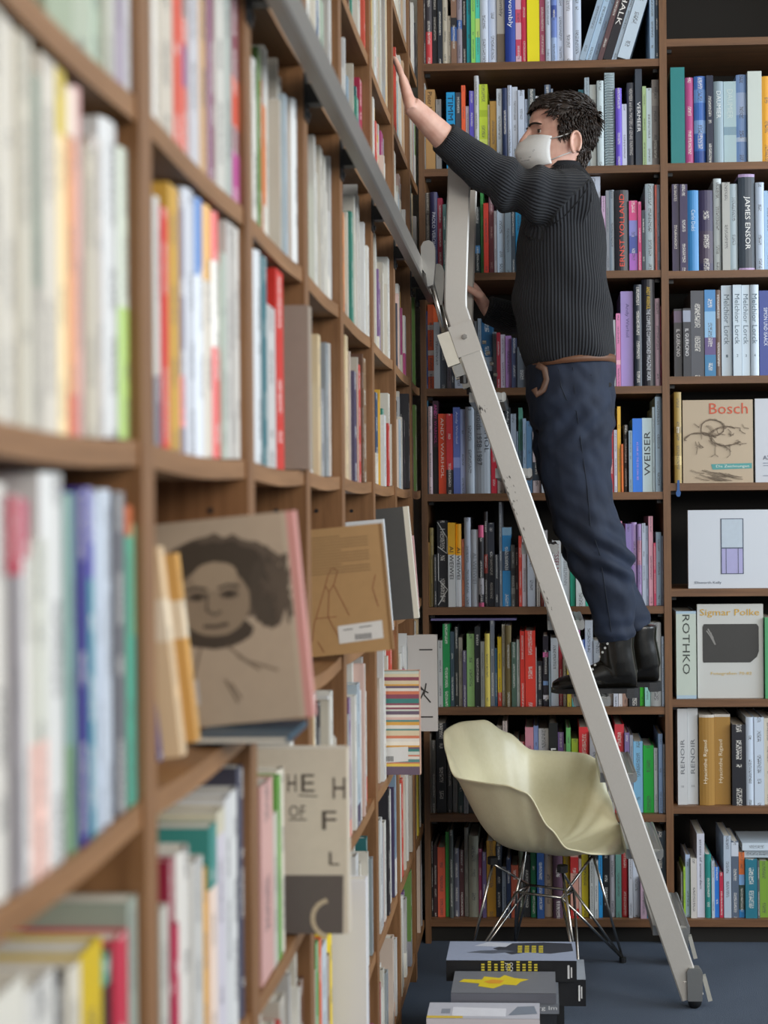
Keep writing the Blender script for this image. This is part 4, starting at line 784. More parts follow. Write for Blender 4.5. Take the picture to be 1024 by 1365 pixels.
for y, s in ((YN, -1), (YFAR, 1)):
    # foot cap, wheel, bolt, rubber
    mb = MB(); c = Vector((pf.x+.006, y, .072))
    mb.rings([[(c.x-.020, yy, c.z-.048), (c.x+.020, yy, c.z-.048), (c.x+.022, yy, c.z+.03), (c.x+.014, yy, c.z+.042), (c.x-.016, yy, c.z+.044), (c.x-.022, yy, c.z+.034)] for yy in (y-.022, y+.012)])
    fc = part('foot_cap', mb, ALU, ld)
    mb = MB(); mb.tube([(c.x, y-.012, .0195), (c.x, y+.012, .0195)], .019, 16); part('wheel', mb, BLACKP, fc, True)
    mb = MB(); mb.tube([(c.x-.032, y-.004, .075), (c.x-.02, y-.004, .075)], .009, 8); part('bolt', mb, STEEL, fc)
    mb = MB(); mb.box((-.006, -.012, -.035), (.006, .012, .035), Matrix.Translation((c.x+.036, y+.01, .052)) @ Matrix.Rotation(R(-14), 4, 'Y')); part('brake_plate', mb, solid('#a8a69e', .5), ld)
    # handle grip along the upper bend
    h0 = Vector((pt.x+.052, y, pt.z-.01)); h1 = Vector((pb_.x+.055, y, pb_.z+.10))
# clamp block, rod and hook of the near rail
for y, s in ((YN, -1), (YFAR, 1)):
    a = lad(607, 428); dn = (Vector((pf.x, 0, pf.z))-Vector((pb_.x, 0, pb_.z))).normalized(); sd = Vector((-dn.z, 0, dn.x))
    if sd.x > 0: sd = -sd
    def blk(u0, u1, v0, v1, yy0, yy1):
        m = MB(); o0 = Vector((pb_.x, 0, pb_.z)); q = [o0+dn*u+sd*v for u, v in ((u0, v0), (u1, v0), (u1, v1), (u0, v1))]
        m.rings([[(p.x, yy, p.z) for p in q] for yy in (yy0, yy1)]); return m
    cs = part('clamp_sleeve', blk(.045, .135, -.034, .036, y-.017, y+.017), ALUP, ld)
    part('clamp_block', blk(.055, .15, .037, .072, y-.016, y+.016), solid('#cfcabb', .5), ld)
    part('clamp_foot', blk(.152, .185, .034, .06, y-.012, y+.012), ALU, ld)
    q = Vector((pb_.x, 0, pb_.z))+dn*.085; m = MB(); m.tube([(q.x, y-.017, q.z), (q.x, y-.022, q.z)], .008, 6); m.tube([(q.x, y-.022, q.z), (q.x, y-.025, q.z)], .005, 8); part('bolt', m, STEEL, cs)
    q = Vector((pb_.x, 0, pb_.z))+dn*.195+sd*.042; m = MB(); m.tube([q+Vector((0, y, .012)), q+Vector((0, y, -.012))], .011, 8); part('knob', m, BLACKP, ld)
    r0 = Vector((pb_.x, 0, pb_.z))+dn*.055+sd*.052; r0.y = y
    hk = Vector((RX+.024, y, RZ)); 
    m = MB(); m.tube([r0, hk+Vector((.006, 0, -.01))], .0072, 10); part('rod', m, STEEL, ld, True)
    # rounded hook housing on the rail
    m = MB(); prof = [(-.020, .058), (-.012, .072), (.002, .076), (.014, .070), (.020, .055), (.019, .0), (.014, -.05), (-.002, -.055), (-.006, -.02), (-.020, .0)]
    m.rings([[(hk.x+.004+a, y+dy*.022, hk.z+b*(1-.0*abs(dy))) for a, b in prof] for dy in (-1, 1)]); part('hook_housing', m, ALU, ld)
    m = MB(); m.tube([(RX-.002, y-.012, RZ+.036), (RX-.002, y+.012, RZ+.036)], .0095, 14); part('roller', m, BLACKP, ld, True)
for k in range(4):   # row of small bolts behind the near rail
    q = Vector((pb_.x, 0, pb_.z))+dn*(.07+.035*k)-sd*.042; m = MB(); m.tube([(q.x, YFAR-.03, q.z), (q.x+.012, YFAR-.03, q.z)], .006, 8); part('bolt', m, STEEL, ld)
# scuff marks on the near rail
rr = random.Random(3); m = MB()
for k in range(46):
    z = rr.choice((rr.uniform(1.30, 1.52), rr.uniform(1.42, 1.50), rr.uniform(1.12, 1.2), rr.uniform(1.68, 1.7))); x = on_rail(z)-.028+.022*rr.random()**2; s = rr.uniform(.001, .0045)
    yy = YN-.0131
    m.face([m.vert(p) for p in ((x, yy, z), (x+s*.7, yy, z-s*1.4), (x+s*1.2, yy, z-s*3), (x+s*.2, yy, z-s*1.6))])
tag(part('scuff_marks', m, solid('#2b2926', .8), ld), kind='stuff')

# ------------------------------------------------------------------ moulded armchair on a wire base
CX, CY = .385, 4.30; CA = R(-25)
FWD = Vector((math.cos(CA), math.sin(CA), 0)); LFT = Vector((-FWD.y, FWD.x, 0)); SEATZ = .383
ch = tag(empty('shell_armchair', (CX, CY, 0)), 'cream moulded plastic armchair on a steel wire base under the ladder', 'chair')
def interp(tab, x):
    for (a, b), (c, d) in zip(tab, tab[1:]):
        if x <= c:
            t = (x-a)/(c-a); t = t*t*(3-2*t); return b+(d-b)*t
    return tab[-1][1]
RIMZ = [(0, .04), (34, .036), (50, .05), (62, .115), (76, .222), (88, .24), (122, .242), (138, .305), (154, .352), (180, .36)]
RIMR = [(0, .255), (34, .25), (52, .25), (66, .262), (80, .285), (100, .295), (126, .31), (145, .305), (180, .29)]
def shell_pt(phi, t, off=0.0):
    a = abs(phi); Rr = interp(RIMR, a); Z = interp(RIMZ, a)
    # bowl: flat seat, rising wall, small outward rim
    r = Rr*(t**.78 if t < .92 else (.92**.78)+(1-.92**.78)*((t-.92)/.08))
    tz = min(t/.97, 1.0); z = Z*(tz**2.7)
    wall = .82 + .10*math.sin(math.pi*min(1, t))
    rr_ = r*(wall + (1-wall)*t**3)
    if a < 40: z += (-.035*max(0, (t-.72)/.28)**2)*(1-a/40)          # waterfall front lip
    ph = R(phi)
    return Vector((CX, CY, SEATZ)) + FWD*(rr_*math.cos(ph)) + LFT*(rr_*math.sin(ph)) + Vector((0, 0, z+off))
mb = MB(); NP, NT = 96, 22
g = [[mb.vert(shell_pt(-180+360*i/NP, max(.001, k/NT))) for k in range(NT+1)] for i in range(NP)]
for i in range(NP):
    for k in range(NT): mb.face((g[i][k], g[i][k+1], g[(i+1) % NP][k+1], g[(i+1) % NP][k]))
me = mb.mesh('shell'); o_ = bpy.data.objects.new('tmp', me); COL.objects.link(o_)
md = o_.modifiers.new('s', 'SOLIDIFY'); md.thickness = .0065; md.offset = 0; m2 = o_.modifiers.new('b', 'SUBSURF'); m2.levels = 1
dg = bpy.context.evaluated_depsgraph_get(); ne = bpy.data.meshes.new_from_object(o_.evaluated_get(dg), depsgraph=dg); bpy.data.objects.remove(o_)
ne.polygons.foreach_set('use_smooth', [True]*len(ne.polygons))
m, nt, b = newmat('cream_fibreglass'); tc = N(nt, 'ShaderNodeTexCoord'); nz = N(nt, 'ShaderNodeTexNoise', i_Scale=70.0, i_Detail=4.0); nt.links.new(tc.outputs['Object'], nz.inputs['Vector'])
cr = N(nt, 'ShaderNodeValToRGB'); cr.color_ramp.elements[0].color = (*lin('#d3cba6'), 1); cr.color_ramp.elements[1].color = (*lin('#ddd6b6'), 1); nt.links.new(nz.outputs['Fac'], cr.inputs[0]); nt.links.new(cr.outputs[0], b.inputs['Base Color']); b.inputs['Roughness'].default_value = .33
mesh_obj('shell', ne, m, ch)
def cp(f, l, z): return Vector((CX, CY+.045, z)) + FWD*f + LFT*l
FEET = [cp(.185, .165, .012), cp(.185, -.165, .012), cp(-.185, -.165, .012), cp(-.185, .165, .012)]
MT = [cp(.11, .115, .335), cp(.11, -.115, .335), cp(-.12, -.115, .335), cp(-.12, .115, .335)]
RG = [cp(.075, .045, .238), cp(.075, -.045, .238), cp(-.075, -.045, .238), cp(-.075, .045, .238)]
for i in range(4):
    j = (i+1) % 4; k = (i+3) % 4
    for a, b_ in ((FEET[i], MT[i]), (FEET[i], RG[j] if i % 2 == 0 else RG[k]), (FEET[i], RG[i]), (RG[i], MT[j] if i % 2 == 0 else MT[k]), (RG[i], RG[j])):
        mb = MB(); mb.tube([a, b_], .0042, 8); part('wire_rod', mb, STEEL, ch, True)
    mb = MB(); mb.tube([FEET[i]-Vector((0, 0, .011)), FEET[i]+Vector((0, 0, .004))], .011, 10); part('foot_glide', mb, BLACKP, ch)
    mb = MB(); mb.tube([MT[i], MT[i]+Vector((0, 0, .02))], .016, 10); part('shock_mount', mb, BLACKP, ch)
# ------------------------------------------------------------------ person on the ladder
from mathutils.bvhtree import BVHTree
YC = 4.21
pe = tag(empty('person', tuple(at(815, 925, YC))), 'person in black ribbed sweater, navy trousers and white mask reaching from the ladder', 'person')
def ell(pf_, pb2, Y, b, n=28, e=.85):
    A = at(pf_[0], pf_[1], Y); B = at(pb2[0], pb2[1], Y); c = (A+B)/2; e1 = (B-A)/2; out = []
    for k in range(n):
        a = 2*math.pi*k/n; ca, sa = math.cos(a), math.sin(a)
        out.append(c + e1*(math.copysign(abs(ca)**e, ca)) + Vector((0, b, 0))*(math.copysign(abs(sa)**e, sa)))
    return out
HD = at(752, 190, YC); HA = R(13)
HF = Vector((-math.cos(HA), -math.sin(HA), 0.0)); HL = Vector((0, 0, 1)).cross(HF); HU = Vector((0, 0, 1))
def hp(f, l, u): return HD + HF*f + HL*l + HU*u
HEAD = [(-.096,.088,.045,.022),(-.09,.096,.01,.042),(-.075,.099,-.025,.054),(-.05,.099,-.05,.061),(-.025,.097,-.068,.066),(0,.097,-.082,.070),(.02,.096,-.088,.073),(.04,.101,-.092,.075),(.065,.102,-.092,.075),(.085,.094,-.085,.069),(.102,.075,-.068,.056),(.114,.045,-.042,.038),(.119,.015,-.015,.015)]
def headrings(extra=0.0, lo=-1, n=40):
    rs = []
    for u, f, b, w in HEAD:
        if u < lo: continue
        c, a = (f+b)/2, (f-b)/2+extra; ring = []
        for k in range(n):
            t = 2*math.pi*k/n; ca, sa = math.cos(t), math.sin(t)
            ring.append(hp(c+a*math.copysign(abs(ca)**.92, ca), (w+extra)*math.copysign(abs(sa)**.85, sa)*(1-.10*ca), u+(extra if u > .08 else 0)))
        rs.append(ring)
    return rs
body = MB(); body.rings(headrings())
body.tube([hp(.098, 0, .045), hp(.104, 0, .03), hp(.114, 0, .012), hp(.124, 0, -.006), hp(.118, 0, -.014)], [.008, .008, .011, .014, .009], 12)   # nose
for s in (-1, 1):
    body.tube([hp(.100, s*.008, .040), hp(.097, s*.028, .046), hp(.084, s*.048, .042)], [.006, .0075, .006], 8)          # brow ridge
    body.sphere(hp(.068, s*.044, -.008), (.015, .015, .013), 12)                                                            # cheekbone
    # ear: rim and bowl
    ec = (-.010, s*.076, -.018); rim = []
    for k in range(11):
        a = R(250-300*k/10); rim.append(hp(ec[0]+.015*math.cos(a)-.004, ec[1]+s*(.007+.004*math.sin(a*.5)), ec[2]+.030*math.sin(a)))
    body.tube(rim, [.0045]*10+[.006], 8); body.sphere(hp(ec[0]-.006, s*.0775, ec[2]+.002), (.013, .007, .026), 12)
    body.sphere(hp(ec[0]+.002, s*.079, ec[2]-.028), (.007, .005, .008), 10)
nb = at(753, 246, YC)
body.tube([hp(-.006, 0, -.02), hp(.002, 0, -.07), nb, nb-Vector((0, 0, .05))], [.052, .052, .056, .07], 20)
# trunk and limbs (under the clothes)
body.rings([ell((712,262),(785,252),YC,.15), ell((700,300),(796,295),YC,.17), ell((697,380),(798,375),YC,.16), ell((708,470),(808,462),YC,.15), ell((712,530),(810,525),YC,.15)])
LA_ = [at(757,270,4.06), at(705,256,4.0), at(645,226,3.93), at(594,186,3.865), at(566,158,3.83), at(548,140,3.805)]
body.tube(LA_, [.055, .05, .044, .038, .031, .026], 16)
RA_ = [at(745,272,4.38), at(716,350,4.45), at(716,420,4.47), at(686,424,4.45), at(652,414,4.43)]
body.tube(RA_, [.05, .045, .042, .036, .027], 16)
LEGN = [at(768,520,4.125), at(766,600,4.125), at(774,680,4.125), at(797,742,4.125), at(814,800,4.13), at(823,870,4.13)]
LEGF = [at(756,520,4.30), at(757,600,4.30), at(772,680,4.30), at(797,740,4.30), at(826,795,4.30), at(853,850,4.30)]
for lg in (LEGN, LEGF): body.tube(lg, [.07, .07, .06, .05, .045, .036], 14)
def hand(mb, wr, D, Nn, side, curl, spread=.0, thumb=.5, sc=1.0):
    """wrist, finger direction, palm normal, thumb side vector"""
    D = D.normalized(); S = (side - D*side.dot(D)).normalized(); Nn = D.cross(S) if D.cross(S).dot(Nn) > 0 else -D.cross(S)
    rs = []
    for f, hw, ht in ((-.02,.024,.018),(.015,.028,.018),(.045,.037,.016),(.075,.040,.014),(.09,.038,.010)):
        c = wr + D*(f*sc); rs.append([c + S*(hw*sc*math.cos(2*math.pi*k/16)) + Nn*(ht*sc*math.sin(2*math.pi*k/16)) for k in range(16)])
    mb.rings(rs)
    for q, (off, ln) in enumerate(((.030,.073),(.011,.081),(-.010,.076),(-.029,.060))):
        p = wr + D*(.080*sc) + S*(off*sc); d = (D + S*(spread*(1.5-q)*.12)).normalized(); path = [p]; ang = curl*.5
        for fr in (.45, .3, .25):
            dd = (d*math.cos(ang) + Nn*math.sin(ang)); path.append(path[-1]+dd*(ln*fr*sc)); ang += curl
        mb.tube(path, [.0095*sc, .0088*sc, .0080*sc, .0062*sc], 10)
    p = wr + D*(.02*sc) + S*(.026*sc); t1 = p+(D*.5+S*.8).normalized()*(.036*sc); t2 = t1+(D*.8+S*.35+Nn*thumb).normalized()*(.03*sc); t3 = t2+(D*.95+Nn*thumb).normalized()*(.024*sc)
    mb.tube([p, t1, t2, t3], [.014*sc, .0115*sc, .0095*sc, .007*sc], 10)
hand(body, at(547,140,3.80), Vector((-.26,.22,.94)), Vector((-1,0,0)), Vector((.05,1,-.2)), .10, 1.0, .15, .93)
hand(body, at(652,416,4.43), Vector((-.50,.05,.80)), Vector((-.85,-.05,-.5)), Vector((0,-1,.1)), .55, 0, .5, 1.14)
bm_ = remesh(body, .0032, 4, .45)
SOCK = [hp(.099, s*.032, .022) for s in (-1, 1)]
for v in bm_.vertices:
    for c in SOCK:
        d = (v.co-c).length
        if d < .026: v.co -= HF*(.010*math.exp(-(d/.0125)**2))
m, nt, b = newmat('skin'); tc = N(nt, 'ShaderNodeTexCoord'); nz = N(nt, 'ShaderNodeTexNoise', i_Scale=34.0, i_Detail=4.0); nt.links.new(tc.outputs['Object'], nz.inputs['Vector'])
cr = N(nt, 'ShaderNodeValToRGB'); cr.color_ramp.elements[0].position = .3; cr.color_ramp.elements[1].position = .75; cr.color_ramp.elements[0].color = (*lin('#d3a08e'), 1); cr.color_ramp.elements[1].color = (*lin('#e6bdab'), 1)
nt.links.new(nz.outputs['Fac'], cr.inputs[0]); nt.links.new(cr.outputs[0], b.inputs['Base Color']); b.inputs['Roughness'].default_value = .5
b.inputs['Subsurface Weight'].default_value = .12; b.inputs['Subsurface Radius'].default_value = (.012, .005, .003)
SKIN = m
bo = mesh_obj('body', bm_, SKIN, pe)
# eyes, lids, brows
for s in (-1, 1):
    e = MB(); c = hp(.0745, s*.0325, .0205); e.sphere(c, .0118, 16); eo = part('eye', e, solid('#d8d2cc', .2), pe, True)
    dirv = (HF*1.0+HL*.42+HU*.06).normalized()
    e = MB(); cc = c+dirv*.0108; e.tube([cc, cc+dirv*.0012, cc+dirv*.0018], [.0056, .0052, .002], 14); part('iris', e, solid('#3a2a1e', .15), eo, True)
    e = MB(); rs = []
    for i in range(5):          # upper lid: a slice of a slightly bigger sphere
        el = R(20+20*i); rs.append([c + HF*(.0132*math.cos(el)*math.cos(a)) + HL*(.0132*math.cos(el)*math.sin(a)) + HU*(.0132*math.sin(el)) for a in [R(-105+210*k/12) for k in range(13)]])
    ids = [[e.vert(p) for p in r] for r in rs]
    for a_, b_ in zip(ids, ids[1:]):
        for k in range(12): e.face((a_[k], a_[k+1], b_[k+1], b_[k]))
    part('eyelid', e, SKIN, eo, True)
    e = MB(); rs = []
    for i in range(5):
        el = R(-26-16*i); rs.append([c + HF*(.0130*math.cos(el)*math.cos(a)) + HL*(.0130*math.cos(el)*math.sin(a)) + HU*(.0130*math.sin(el)) for a in [R(-105+210*k/12) for k in range(13)]])
    ids = [[e.vert(p) for p in r] for r in rs]
    for a_, b_ in zip(ids, ids[1:]):
        for k in range(12): e.face((a_[k], a_[k+1], b_[k+1], b_[k]))
    part('eyelid', e, SKIN, eo, True)
    e = MB(); e.tube([c + HF*(.0134*math.cos(R(20))*math.cos(a)) + HL*(.0134*math.cos(R(20))*math.sin(a)) + HU*(.0134*math.sin(R(20))) for a in [R(-70+140*k/10) for k in range(11)]], .0009, 5); part('lashes', e, solid('#1c1410', .7), eo)
    e = MB()
    for k in range(26):
        t = k/25; p = hp(.1075-.022*t*t, s*(.012+.040*t), .0395+.006*math.sin(t*2.6)-.005*t); q = p+HL*(s*.008)-HF*(.002+.003*t)+HU*(.004-.006*t); e.tube([p-HF*.001, (p+q)/2+HF*.0012, q], [.0026, .0028, .0008], 5)
    part('eyebrow', e, solid('#221913', .7), pe)
# hair: a scalp shell and combed clumps
def hairy(f, u):
    if f > .062: return u > .080-.002*(f > .085)
    if f > .036: return u > .052+(f-.036)*1.0
    if f > .016: return u > .0
    if f > -.03: return u > .012
    return u > -.068
rr = random.Random(17); hm = MB(); n = 60; US = [(-.075+.192*i/36) for i in range(37)]
def hd(u):
    for (a, b1) in zip(HEAD, HEAD[1:]):
        if a[0] <= u <= b1[0]:
            t = (u-a[0])/(b1[0]-a[0]); return [a[i]+(b1[i]-a[i])*t for i in (1, 2, 3)]
    return list(HEAD[-1][1:])
def scalp(th, u, ex):
    f, b, w = hd(u); c, a = (f+b)/2, (f-b)/2; ca, sa = math.cos(th), math.sin(th)
    return (c+(a+ex)*math.copysign(abs(ca)**.92, ca), (w+ex)*math.copysign(abs(sa)**.85, sa)*(1-.10*ca), u+ex*max(0, (u-.05)/.07))
grid = {}
for i, u in enumerate(US):
    for k in range(n):
        th = 2*math.pi*k/n; f0, l0, u0 = scalp(th, u, 0)
        if hairy(f0, u):
            top = max(0, min(1, (u-.04)/.06)); ex = .005+.010*top+.0035*noise.noise(Vector((f0*60, l0*60, u*60)))
            grid[(i, k)] = hm.vert(hp(*scalp(th, u, ex)))
for (i, k) in list(grid):
    q = [(i, k), (i, (k+1) % n), (i+1, (k+1) % n), (i+1, k)]
    if all(x in grid for x in q): hm.face([grid[x] for x in q])
topc = hm.vert(hp(.0, 0, .134))
for k in range(n):
    if (36, k) in grid and (36, (k+1) % n) in grid: hm.face((grid[(36, k)], grid[(36, (k+1) % n)], topc))
cnt = 0
while cnt < 2300:
    th = rr.uniform(0, 2*math.pi); u = rr.uniform(-.072, .118); f0, l0, u0 = scalp(th, u, 0)
    if not hairy(f0, u): continue
    cnt += 1; top = max(0, min(1, (u-.04)/.06)); base = Vector(scalp(th, u, .003+.008*top)); nrm = Vector((f0, l0*1.2, (u-.02)*1.1)).normalized()
    comb = Vector((.9*top-.35*(1-top), .15*l0*10, -.75*(1-top)+.15*top)) + Vector((rr.gauss(0, .25), rr.gauss(0, .25), rr.gauss(0, .18)))
    comb = (comb-nrm*comb.dot(nrm)).normalized(); ln = rr.uniform(.018, .032)*(1+.25*top)*(.6 if u < 0 else 1); lift = .22+.25*top+rr.uniform(-.1, .15)
    if f0 > .05: comb = (Vector((-.15, rr.gauss(0, .5), .75))+Vector((rr.gauss(0, .2), 0, 0))); comb = (comb-nrm*comb.dot(nrm)).normalized(); ln *= .8
    P_ = [base, base+(comb+nrm*lift)*ln*.5, base+(comb*1.0+nrm*lift*.55)*ln]
    hm.tube([hp(*p) for p in P_], [.0024, .0021, .0004], 4)
for k in range(420):     # nape: short hair lying on the neck
    a = rr.uniform(-1.25, 1.25); zz = rr.uniform(-.086, -.022); fb = interp([(-.09, -.046), (-.07, -.053), (-.05, -.063), (-.02, -.078)], zz)
    b0 = Vector((fb*math.cos(a*.9), .05*math.sin(a), zz)); b1 = b0+Vector((-.002*math.cos(a)+rr.gauss(0, .002), rr.gauss(0, .003), -.016)); b2 = b1+Vector((.004*math.cos(a), 0, -.008))
    hm.tube([hp(*p) for p in (b0, b1, b2)], [.0026, .0024, .0006], 4)
m, nt, b = newmat('dark_brown_hair'); b.inputs['Base Color'].default_value = (*lin('#1d1612'), 1); b.inputs['Roughness'].default_value = .42
tc = N(nt, 'ShaderNodeTexCoord'); nz = N(nt, 'ShaderNodeTexNoise', i_Scale=90.0, i_Detail=3.0); cr = N(nt, 'ShaderNodeValToRGB'); cr.color_ramp.elements[0].color = (*lin('#120d0a'), 1); cr.color_ramp.elements[1].color = (*lin('#3a2a20'), 1)
nt.links.new(tc.outputs['Object'], nz.inputs['Vector']); nt.links.new(nz.outputs['Fac'], cr.inputs[0]); nt.links.new(cr.outputs[0], b.inputs['Base Color'])
part('hair', hm, m, pe, True)
# mask
mk = MB(); NS, NTt = 14, 20; G2 = []
for i in range(NS+1):
    s = i/NS
    cf = interp([(0, .112), (.28, .140), (.5, .148), (.75, .138), (1, .106)], s); cu = .014-.103*s
    row_ = []
    for k in range(NTt+1):
        t = -1+2*k/NTt; a = abs(t)
        ef = .052+.006*math.sin(math.pi*s); eu = (.000-.078*s); el = .0655-.006*s
        f = cf+(ef-cf)*(a**1.35); l = math.copysign(el*math.sin(a*math.pi/2)**.9, t); u = cu+(eu-cu)*a
        row_.append(mk.vert(hp(f, l, u)))
    G2.append(row_)
for i in range(NS):
    for k in range(NTt): mk.face((G2[i][k], G2[i][k+1], G2[i+1][k+1], G2[i+1][k]))
WHITE = solid('#dcdcda', .75, bump=.05, bscale=300, name='mask_fabric')
mo = part('face_mask', mk, WHITE, pe, True); md = mo.modifiers.new('s', 'SOLIDIFY'); md.thickness = .0016
ms = MB()
for s in (-1, 1):
    ms.tube([hp(.056, s*.0665, -.008), hp(.03, s*.074, -.002), hp(-.008, s*.082, .010), hp(-.018, s*.080, .004)], .0016, 6)
    ms.tube([hp(.054, s*.061, -.068), hp(.03, s*.069, -.058), hp(-.004, s*.076, -.046), hp(-.014, s*.080, -.038)], .0016, 6)
part('ear_strap', ms, WHITE, mo, True)
mt_ = BVHTree.FromPolygons([Vector(v) + pe.location for v in [tuple(x.co) for x in mo.data.vertices]], [tuple(p.vertices) for p in mo.data.polygons])
def onmesh(bvh, pts, lift):
    out = []
    for px, py in pts:
        d = ray(px, py).normalized(); h = bvh.ray_cast(CAM, d)
        if h[0]: out.append(h[0]-d*lift)
    return out
for pl in ([(692,200),(713,200)], [(711,201),(703,222)], [(694,211),(708,209)], [(695,215),(706,213)]):
    q = onmesh(mt_, pl, .002)
    if len(q) == 2: e = MB(); e.tube([q[0], (q[0]+q[1])/2-Vector((0, .001, 0)), q[1]], .0009, 5); part('fold_line', e, solid('#7c7e84', .6), mo)
# sweater
sw = MB()
sw.rings([ell((723,228),(777,226),YC,.066), ell((716,240),(784,234),YC,.085), ell((706,254),(792,247),YC,.15), ell((698,278),(800,270),YC,.195), ell((691,310),(806,305),YC,.20), ell((687,350),(808,345),YC,.20), ell((685,400),(811,395),YC,.195), ell((687,438),(816,428),YC,.195), ell((691,464),(821,452),YC,.195), ell((697,480),(822,470),YC,.19), ell((702,491),(819,481),YC,.178)])
SLN = [at(768,268,4.08), at(735,266,4.04), at(703,256,4.0), at(672,243,3.965), at(642,224,3.93), at(615,203,3.895), at(590,182,3.86)]
sw.tube(SLN, [.092, .086, .074, .066, .060, .052, .046], 24)
SRN = [at(748,272,4.36), at(722,345,4.43), at(716,400,4.46), at(708,424,4.46), at(682,424,4.45), at(648,412,4.43)]
sw.tube(SRN, [.085, .075, .066, .060, .052, .044], 20)
sm_ = remesh(sw, .006, 5, .5)
def seg_near(p, path):
    best = (9, 0, None, None, 0); acc = 0
    for a, b2 in zip(path, path[1:]):
        ab = b2-a; t = max(0, min(1, (p-a).dot(ab)/ab.length_squared)); d = (p-(a+ab*t)).length
        if d < best[0]: best = (d, acc+t*ab.length, a+ab*t, ab.normalized(), t)
        acc += ab.length
    return best
at_r = sm_.attributes.new('rib', 'FLOAT', 'POINT'); vals = []
RG0, RG1 = at(733, 302, 4.05), at(788, 243, 4.08)
TAX = [at(750,235,YC), at(755,490,YC)]
rimv = []
for v in sm_.vertices:
    p = v.co; dl = seg_near(p, SLN); dr = seg_near(p, SRN); px_ = (p.x-TAX[0].x)
    onl = dl[0] < .12 and p.y < 4.19 and p.x < RG0.x+(RG1.x-RG0.x)*max(-.15, min(1.2, (p.z-RG0.z)/(RG1.z-RG0.z))); onr = dr[0] < .085 and p.y > 4.36 and p.x < .40
    if onl or onr:
        q = dl if onl else dr; r_ = p-q[2]; t = q[3]; n1 = (Vector((0, 0, 1))-t*t.z).normalized(); n2 = t.cross(n1)
        ang = math.atan2(r_.dot(n2), r_.dot(n1)) if onl else math.atan2(r_.dot(n1), -r_.dot(n2))
        vals.append(ang*.062/.0078)
        if onl:
            s_ = q[1]; k = .012*math.sin(s_*62+2.5*math.sin(ang))*math.exp(-((s_-.20)/.09)**2) + .004*noise.noise(p*16)
            rimv.append((v.index, k))
    else:
        ang = math.atan2(p.x-TAX[0].x-.01, -(p.y-YC)); vals.append(ang*.165/.0082)
        rimv.append((v.index, .010*noise.noise(Vector((p.x*9, p.y*6, p.z*7+p.x*8)))+.006*math.sin(p.z*34+p.x*26)*max(0, 1-abs(p.z-1.98)/.22)))
at_r.data.foreach_set('value', vals)
nrm = [v.normal.copy() for v in sm_.vertices]
for i, k in rimv: sm_.vertices[i].co += nrm[i]*k
m, nt, b = newmat('black_ribbed_knit'); a1 = N(nt, 'ShaderNodeAttribute', attribute_name='rib')
si = N(nt, 'ShaderNodeMath', operation='MULTIPLY'); si.inputs[1].default_value = 6.2832; nt.links.new(a1.outputs['Fac'], si.inputs[0]); s2 = N(nt, 'ShaderNodeMath', operation='SINE'); nt.links.new(si.outputs[0], s2.inputs[0])
bp = N(nt, 'ShaderNodeBump', i_Strength=.9, i_Distance=.0022); nt.links.new(s2.outputs[0], bp.inputs['Height']); nt.links.new(bp.outputs[0], b.inputs['Normal'])
b.inputs['Base Color'].default_value = (*lin('#22242b'), 1); b.inputs['Roughness'].default_value = .85; b.inputs['Sheen Weight'].default_value = .05
tc = N(nt, 'ShaderNodeTexCoord'); nz = N(nt, 'ShaderNodeTexNoise', i_Scale=300.0); cr = N(nt, 'ShaderNodeValToRGB'); cr.color_ramp.elements[0].color = (*lin('#0e1015'), 1); cr.color_ramp.elements[1].color = (*lin('#191c24'), 1); nt.links.new(tc.outputs['Object'], nz.inputs['Vector']); nt.links.new(nz.outputs['Fac'], cr.inputs[0]); nt.links.new(cr.outputs[0], b.inputs['Base Color'])
SWB = BVHTree.FromPolygons([v.co.copy() for v in sm_.vertices], [tuple(p.vertices) for p in sm_.polygons])
swo = mesh_obj('sweater', sm_, m, pe)
KN = m
# collar
c = MB(); cr_ = ell((721,229),(779,226),YC,.068, 32, 1.0); cr_2 = ell((722,222),(777,219),YC,.064, 32, 1.0)
ids = [[c.vert(p) for p in r] for r in (cr_, cr_2, [q+(at(750,222,YC)-q)*.14 for q in cr_2])]
for a_, b_ in zip(ids, ids[1:]):
    for k in range(32): c.face((a_[k], a_[(k+1) % 32], b_[(k+1) % 32], b_[k]))
part('collar', c, solid('#17191f', .9, bump=.3, bscale=160), swo, True)
for pl in ([(731,302),(742,296),(755,286),(768,272),(780,256),(788,243)],):
    q = onmesh(SWB, pl, .001); e = MB(); e.tube(q, .0022, 6); part('shoulder_seam', e, solid('#0f1014', .9), swo)
# trousers
tr = MB()
tr.rings([ell((704,488),(818,479),YC,.165), ell((703,512),(821,502),YC,.175), ell((705,545),(821,540),YC,.18), ell((711,578),(818,572),YC,.172)])
NPX = [(765,540,49),(766,585,50),(769,630,46),(778,680,43),(790,720,43),(803,752,41),(812,785,35),(818,815,29),(821,856,25)]
FPX2 = [(756,540,47),(754,585,46),(760,630,42),(772,680,40),(788,725,37),(808,765,32),(828,800,27),(851,840,22)]
for L_, Y in ((NPX, 4.12), (FPX2, 4.30)):
    tr.tube([at(a, b2, Y) for a, b2, r_ in L_], [(r_/FPX*Y, min(r_/FPX*Y*.92, .088)) for a, b2, r_ in L_], 24, up=(1, 0, 0))
tm_ = remesh(tr, .006, 5, .5); tm_.update(); nrm = [v.normal.copy() for v in tm_.vertices]
zk = at(800, 740, YC).z; zh = at(800, 850, YC).z
